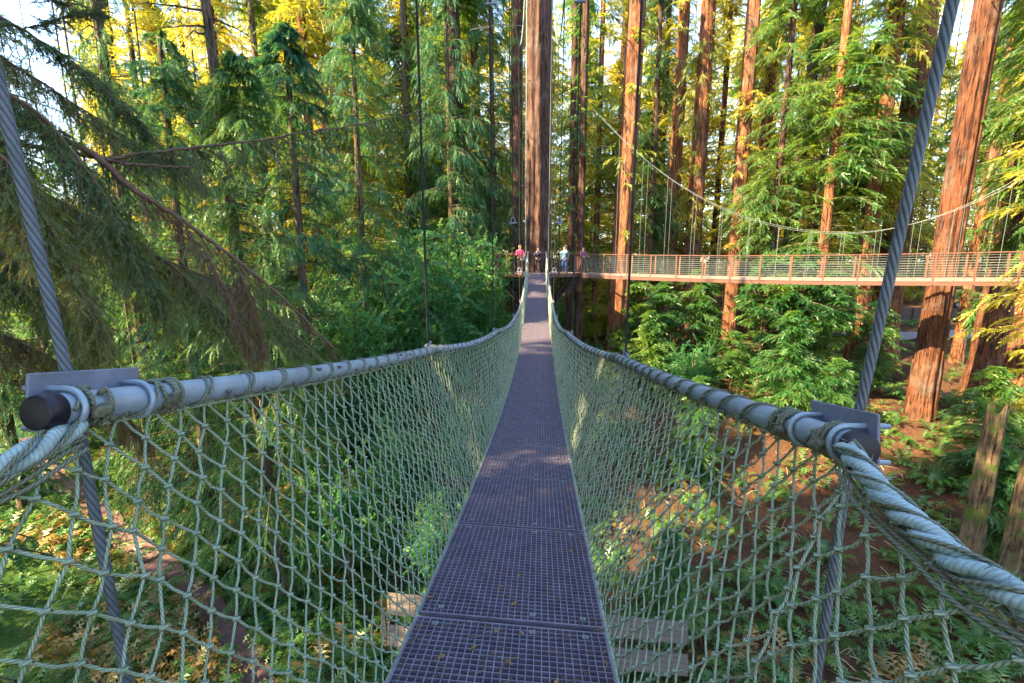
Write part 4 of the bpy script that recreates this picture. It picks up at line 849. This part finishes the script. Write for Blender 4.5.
for i, (px, py, s, lab) in enumerate([
    (950, 405, 1.3, 'sword fern just right of the huge redwood foot'), (975, 380, 1.2, 'sword fern up the slope by the second large redwood'), (930, 488, 1.1, 'sword fern on the brown slope below the orange sun patch'),
    (980, 470, .9, 'sword fern left of the sunlit snag top'), (870, 500, 1.2, 'sword fern close under the end of the right handrail'), (950, 440, .9, 'sword fern in the middle of the brown slope'), (900, 400, 1.0, 'sword fern at the left foot of the huge redwood'),
    (820, 560, 1.0, 'sword fern behind the right lower cable'), (760, 600, 1.1, 'sword fern low behind the right net'), (980, 650, 1.1, 'sword fern in the bottom right corner'), (700, 520, 1.0, 'sword fern behind the middle of the right net'),
    (920, 640, .8, 'sword fern under the near right net'), (960, 355, 1.1, 'sword fern below the grey track'), (1005, 440, 1.0, 'sword fern at the right edge above the snags')]):
    q = ground_at(px, py); t = link('sword_fern', fm); t.location = (q[0], q[1], terrain(q[0], q[1])); t.rotation_euler = (0, 0, i * 1.3); t.scale = (s, s, s); tag(t, lab, 'fern', 'sword ferns on the brown slope')
# fallen log, twigs
q = ground_at(585, 345); q2 = ground_at(606, 336); g = G(); d = (q2 - q); pts = [q - d + [0, 0, .25], q + [0, 0, .3], q2 + [0, 0, .35], q2 + d * .6 + [0, 0, .5]]; tube(g, pts, [.14, .16, .2, .17], 12); tag(g.build('fallen_log', M['mossy'], None, True), 'fallen log lying at the foot of the redwood beside the bridge', 'log')
g = G()
for i in range(420):
    a = random.uniform(640, 1060); b = random.uniform(440, 720); q = ground_at(a, b); an = random.uniform(0, 6.28); L = random.uniform(.2, .8); d = np.array([math.cos(an), math.sin(an), 0]) * L
    e = q + d; e[2] = terrain(e[0], e[1]) + .05; tube(g, [q + [0, 0, .03], (q + e) / 2 + [0, 0, random.uniform(.03, .12)], e], random.uniform(.006, .02), 4, False)
tag(g.build('twig_litter', M['pale_twig']), 'thin fallen twigs strewn over the brown slope', kind='stuff')
# timber boardwalk crossing below the bridge
q0 = ground_at(655, 655)
bw = thing('boardwalk', 'tan timber boardwalk crossing low beneath the near end of the rope bridge', 'boardwalk', (0, 0, 0))
zz = 1.2
def onplane(px, py, z_):
    d = P(px, py, 1) - np.array([0, 0, EYE]); t = (z_ - EYE) / d[2]; return np.array([0, 0, EYE]) + d * t
for (ya, yb, z_) in ((592, 613, 1.5), (624, 645, 1.2)):
    a = onplane(387, ya, z_); b = onplane(387, yb, z_); c = onplane(688, yb + 30, z_); d = onplane(688, ya + 30, z_)
    g = G()
    for q in range(4):
        f0, f1 = q / 4 + .01, (q + 1) / 4 - .01; l = [a + (b - a) * f0, a + (b - a) * f1, d + (c - d) * f1, d + (c - d) * f0]
        hexa(g, [x - [0, 0, .06] for x in l] + l)
    g.build('plank_section', M['wood_tan'], bw)
for f in (.04, .3, .55, .8, .97):
    a = onplane(372, 618, 1.15); d = onplane(688, 648, 1.15); c = a + (d - a) * f; g = G(); box(g, (c[0], c[1], c[2] / 2), (.14, .14, c[2] + .4)); g.build('support_post', M['wood_tan'], bw)
# pink ribbon tied to a twig on the slope
q = ground_at(968, 430); g = G(); t = thing('ribbon_stake', 'pink and white ribbon tied to a thin twig on the brown slope', 'marker', tuple(q)); tube(g, [(0, 0, -.1), (.05, 0, .5), (.12, 0, .95)], .012, 6); g.build('twig', M['pale_twig'], t)
M['pink'] = m_plain('pink_ribbon', (.75, .12, .25), (.75, .5, .5), 6, .6)
g = G()
for dx, L in ((-.16, .5), (.02, .62)):
    s = np.linspace(0, 1, 9); a = np.stack([.12 + dx * s, .02 * np.sin(s * 9), .95 - L * s], 1); b = a + [.06, .03, 0]
    g.add(np.stack([a, b], 1).reshape(-1, 3), [[2 * i, 2 * i + 1, 2 * i + 3, 2 * i + 2] for i in range(8)])
r_ = g.build('ribbon', M['pink'], t); md = r_.modifiers.new('s', 'SOLIDIFY'); md.thickness = .006
# retaining bank above the track and the little yellow vehicle
a = ground_at(880, 322)[:2]; b = ground_at(1010, 321)[:2]; nn_ = np.array([-(b - a)[1], (b - a)[0]]); nn_ /= np.linalg.norm(nn_)
M['bankwall'] = m_plain('dark_timber_wall', (.07, .045, .035), (.03, .02, .018), 3, .9, 0, .6, (1, 1, 5))
g = G(); zb = float(terrain(*a)); aa = a - (b - a) * .3; bb = b + (b - a) * .4; hexa(g, [(*aa, zb - .6), (*bb, zb - .6), (*(bb + nn_ * .4), zb - .6), (*(aa + nn_ * .4), zb - .6), (*aa, zb + 1.5), (*bb, zb + 1.5), (*(bb + nn_ * .4), zb + 1.5), (*(aa + nn_ * .4), zb + 1.5)])
for i in range(14):
    c = aa + (bb - aa) * (i + .5) / 14 - nn_ * .06; box(g, (*c, zb + .45), (.16, .16, 2.2))
tag(g.build('retaining_wall', M['bankwall']), 'low dark timber retaining wall behind the grey track', 'wall')
v = (a + b) / 2 + nn_ * 3 + (b - a) * .16; V0 = np.array([v[0], v[1], zb + 1.35]); ang = math.atan2((b - a)[1], (b - a)[0])
g = G(); box(g, (*(((aa + bb) / 2) + nn_ * 5.4), zb + .9), (np.linalg.norm(bb - aa), 10, .9), rz=ang); tag(g.build('terrace', M['ground']), 'level ground above the dark retaining wall', kind='structure')
car = thing('utility_cart', 'small yellow and dark utility vehicle parked on the terrace above the dark wall', 'vehicle', tuple(V0), ang)
M['yellow'] = m_plain('yellow_paint', (.75, .42, .03), (.6, .32, .02), 5, .35); M['dark_paint'] = m_plain('dark_blue_paint', (.03, .04, .07), None, 5, .3); M['tyre'] = m_plain('tyre', (.02, .02, .02), None, 5, .9); M['glass'] = m_plain('pale_glass', (.35, .5, .65), (.2, .3, .4), 3, .1, .3)
g = G(); box(g, (0, 0, .75), (2.7, 1.3, .5)); box(g, (-1.0, 0, 1.05), (.7, 1.2, .2)); bevel(g.build('body', M['dark_paint'], car), .06)
g = G(); box(g, (.35, -.68, .78), (1.3, .06, .42)); box(g, (1.38, 0, .8), (.07, 1.1, .4)); bevel(g.build('side_panel', M['yellow'], car), .02)
g = G(); box(g, (.1, 0, 1.98), (1.7, 1.25, .07)); bevel(g.build('roof', M['glass'], car), .03)
for sx in (-.68, .88):
    for sy in (-.56, .56): g = G(); tube(g, [(sx, sy, 1.0), (sx * .95, sy, 1.96)], .03, 8); g.build('roof_post', M['dark_paint'], car)
g = G(); hexa(g, [(.86, -.55, 1.0), (.90, -.55, 1.0), (.90, .55, 1.0), (.86, .55, 1.0), (.80, -.55, 1.9), (.84, -.55, 1.9), (.84, .55, 1.9), (.80, .55, 1.9)]); g.build('windscreen', M['glass'], car)
g = G(); box(g, (-.1, 0, 1.1), (.5, 1.1, .16)); box(g, (-.35, 0, 1.35), (.12, 1.1, .5)); g.build('seat', M['tyre'], car)
for sx in (-.9, .9):
    for sy in (-.66, .66): g = G(); tube(g, [(sx, sy - .1, .36), (sx, sy + .1, .36)], .36, 20); wl_ = g.build('wheel', M['tyre'], car); g = G(); tube(g, [(sx, sy - .11, .36), (sx, sy + .11, .36)], .18, 14); g.build('rim', M['steel'], wl_)

# ------------------------------------------------------------------ people on the platform
def skin_mesh(name, verts, edges, radii, mat, sub=1):
    bm = bmesh.new(); lay = bm.verts.layers.skin.verify(); vs = [bm.verts.new(v) for v in verts]
    for a, b in edges: bm.edges.new((vs[a], vs[b]))
    for i, v in enumerate(vs): v[lay].radius = (radii[i][0], radii[i][1]) if isinstance(radii[i], tuple) else (radii[i], radii[i])
    vs[0][lay].use_root = True
    me = bpy.data.meshes.new(name); bm.to_mesh(me); bm.free(); o = bpy.data.objects.new(name, me); COL.objects.link(o)
    o.modifiers.new('s', 'SKIN'); m_ = o.modifiers.new('d', 'SUBSURF'); m_.levels = sub; m_.render_levels = sub
    dg = bpy.context.evaluated_depsgraph_get(); m2 = bpy.data.meshes.new_from_object(o.evaluated_get(dg)); bpy.data.objects.remove(o); m2.materials.clear(); m2.materials.append(mat)
    m2.polygons.foreach_set('use_smooth', np.ones(len(m2.polygons), bool)); m2.name = name; return m2
M['skin'] = m_plain('skin', (.62, .36, .26), (.52, .29, .2), 6, .6, 0, .05); M['hair'] = m_plain('dark_hair', (.035, .02, .015), None, 20, .6); M['hair2'] = m_plain('fair_hair', (.35, .22, .1), None, 20, .6)
def person(px, z, h, face, jm, tm, hm, label, arms='down', dy=0):
    k = h / 1.75; x, y = XY(px, z); t = thing('person', label, 'person', (x, y, PZ), face)
    el = {'down': [(.24, .02, 1.12), (.26, -.08, .86)], 'rail': [(.25, -.10, 1.14), (.20, -.36, 1.12)], 'up': [(.25, -.14, 1.18), (.10, -.24, 1.42)]}[arms]
    def sc_(l): return [tuple(c * k for c in v) for v in l]
    e, hd = el; mx = lambda v: (-v[0], v[1], v[2])
    leg = [(.10, 0, .90), (.11, -.02, .50), (.11, .02, .10), (.12, -.12, .04)]
    vb = [(0, 0, .98), (0, .01, 1.2), (0, .01, 1.42), (0, 0, 1.52), (0, -.015, 1.60), (0, -.02, 1.70), (.19, .01, 1.42), e, hd, (-.19, .01, 1.42), mx(e), mx(hd)] + leg + [mx(v) for v in leg]
    eb = [(0, 1), (1, 2), (2, 3), (3, 4), (4, 5), (2, 6), (6, 7), (7, 8), (2, 9), (9, 10), (10, 11), (0, 12), (12, 13), (13, 14), (14, 15), (0, 16), (16, 17), (17, 18), (18, 19)]
    rb = [.12, .11, .10, .05, .085, .075, .05, .04, .028, .05, .04, .028, .085, .06, .04, .035, .085, .06, .04, .035]
    # five fingers on each hand
    for sgn, hv, wi in ((1, hd, 8), (-1, mx(hd), 11)):
        ev = e if sgn > 0 else mx(e); d = np.array(hv) - np.array(ev); d /= np.linalg.norm(d); sdv = np.cross(d, [1., 0, 0]); sdv /= np.linalg.norm(sdv) + 1e-6
        palm = len(vb); vb.append(tuple(np.array(hv) + d * .06)); eb.append((wi, palm)); rb.append(.03)
        for f in range(5):
            o_ = (f - 2) * .018; L = (.045, .07, .078, .07, .055)[f]; a_ = np.array(vb[palm]) + sdv * o_ + d * .03; i_ = len(vb); vb.append(tuple(a_)); vb.append(tuple(a_ + d * L + sdv * o_ * .4)); eb += [(palm, i_), (i_, i_ + 1)]; rb += [.009, .007]
    me = skin_mesh('body', sc_(vb), eb, [r * k for r in rb], M['skin'])
    link('body', me, t)
    vj = [(0, 0, .92), (0, .01, 1.05), (0, .01, 1.22), (0, .01, 1.42), (0, .01, 1.49), (.20, .01, 1.42), e, tuple(np.array(e) + (np.array(hd) - np.array(e)) * .85), (-.20, .01, 1.42), mx(e), mx(tuple(np.array(e) + (np.array(hd) - np.array(e)) * .85))]
    link('jacket', skin_mesh('jacket', sc_(vj), [(0, 1), (1, 2), (2, 3), (3, 4), (3, 5), (5, 6), (6, 7), (3, 8), (8, 9), (9, 10)], [r * k for r in (.165, .16, .15, .14, .07, .07, .062, .045, .07, .062, .045)], jm), t)
    vl = [(0, 0, .95)] + [(.10, 0, .86), (.11, -.02, .50), (.11, .02, .09)] + [(-.10, 0, .86), (-.11, -.02, .50), (-.11, .02, .09)]
    link('trousers', skin_mesh('trousers', sc_(vl), [(0, 1), (1, 2), (2, 3), (0, 4), (4, 5), (5, 6)], [r * k for r in (.14, .105, .078, .06, .105, .078, .06)], tm), t)
    g = G(); blobs(g, np.array([[0, .025, 1.695]]) * k, .108 * k, (.9, 1.0, 1.02), .03, True); hv_ = g.v[0]; hv_[:, 1] = np.where((hv_[:, 1] < -.03 * k) & (hv_[:, 2] < 1.73 * k), -.03 * k, hv_[:, 1]); g.build('hair', hm, t, True)
    g = G(); blobs(g, np.array([[.032, -.098, 1.675], [-.032, -.098, 1.675]]) * k, .012 * k, jit=0); g.build('eyes', M['tyre'], t)
    g = G(); blobs(g, np.array([[0, -.112, 1.645]]) * k, .016 * k, (.8, 1, 1.3), 0); blobs(g, np.array([[.09, 0, 1.65], [-.09, 0, 1.65]]) * k, .022 * k, (.5, .8, 1.3), 0); g.build('nose_and_ears', M['skin'], t)
    for sgn in (-1, 1): g = G(); blobs(g, np.array([[.115 * sgn, -.05, .05]]) * k, .075 * k, (.6, 1.7, .65), .03, True); g.build('shoe', M['tyre'], t, True)
    return t
cl = lambda nme, c, c2=None: m_plain(nme, c, c2, 12, .85, 0, .3)
PK = person(520, 29.3, 1.70, R(15), cl('pink_fabric', (.50, .03, .14)), cl('dark_trousers', (.05, .04, .07)), M['hair2'], 'person in a bright pink jacket at the platform rail, holding a pale bag', 'rail')
g = G(); box(g, (0, 0, 0), (.26, .08, .26)); bg_ = g.build('bag', cl('pale_canvas', (.45, .43, .42))); bg_.location = PK.location + Vector((.16, -.32, .92)); bevel(bg_, .03); tag(bg_, 'pale canvas bag held by the person in pink', 'bag')
g = G(); th = np.linspace(0, np.pi, 12); tube(g, np.stack([.08 * np.cos(th), 0 * th, .12 + .16 * np.sin(th)], 1), .01, 6); g.build('handle', M['wood_pale'], bg_)
person(538, 29.6, 1.62, R(0), cl('navy_fabric', (.02, .025, .07)), cl('black_trousers', (.02, .02, .03)), M['hair'], 'person in dark navy clothes raising a camera where the bridge meets the platform', 'up')
person(564.5, 29.9, 1.66, R(-20), cl('light_blue_fabric', (.09, .20, .30)), cl('blue_jeans', (.03, .08, .28)), M['hair'], 'person in a light blue top and blue jeans right of the bridge', 'down')
person(583, 30.3, 1.62, R(30), cl('plum_fabric', (.20, .07, .16)), cl('brown_trousers', (.10, .06, .08)), M['hair'], 'person in a plum coat where the side walkway leaves the platform', 'rail')
# vines and bare branches against the central trunk
for i, (lst, r_) in enumerate([(((524, 78, 30.2), (532, 76, 30.0), (541, 68, 29.9), (545, 60, 29.9)), .035), (((528, 38, 30.2), (536, 42, 30.1), (548, 42, 30.0), (556, 46, 29.6)), .03), (((541, 80, 30), (547, 90, 29.8), (552, 98, 29.6), (562, 104, 29.2)), .035), (((546, 62, 30), (544, 72, 29.9), (541, 82, 29.9)), .04), (((470, 30, 29), (490, 26, 29.6), (510, 25, 30.2), (528, 26, 30.5)), .04)]):
    c = np.array([P(*q) for q in lst]) - np.array(main.location); t_ = np.linspace(0, len(c) - 1, 16); c = np.stack([np.interp(t_, np.arange(len(c)), c[:, k]) for k in range(3)], 1)
    for _ in range(4): c[1:-1] = (c[:-2] + 2 * c[1:-1] + c[2:]) / 4
    g = G(); tube(g, c, np.linspace(r_, r_ * .4, 16), 6); g.build('bare_branch', M['pale_twig'], main, True)
print('TREES', COUNT[0], 'objects', len(bpy.data.objects), 'tris', sum(len(m_.polygons) for m_ in bpy.data.meshes))
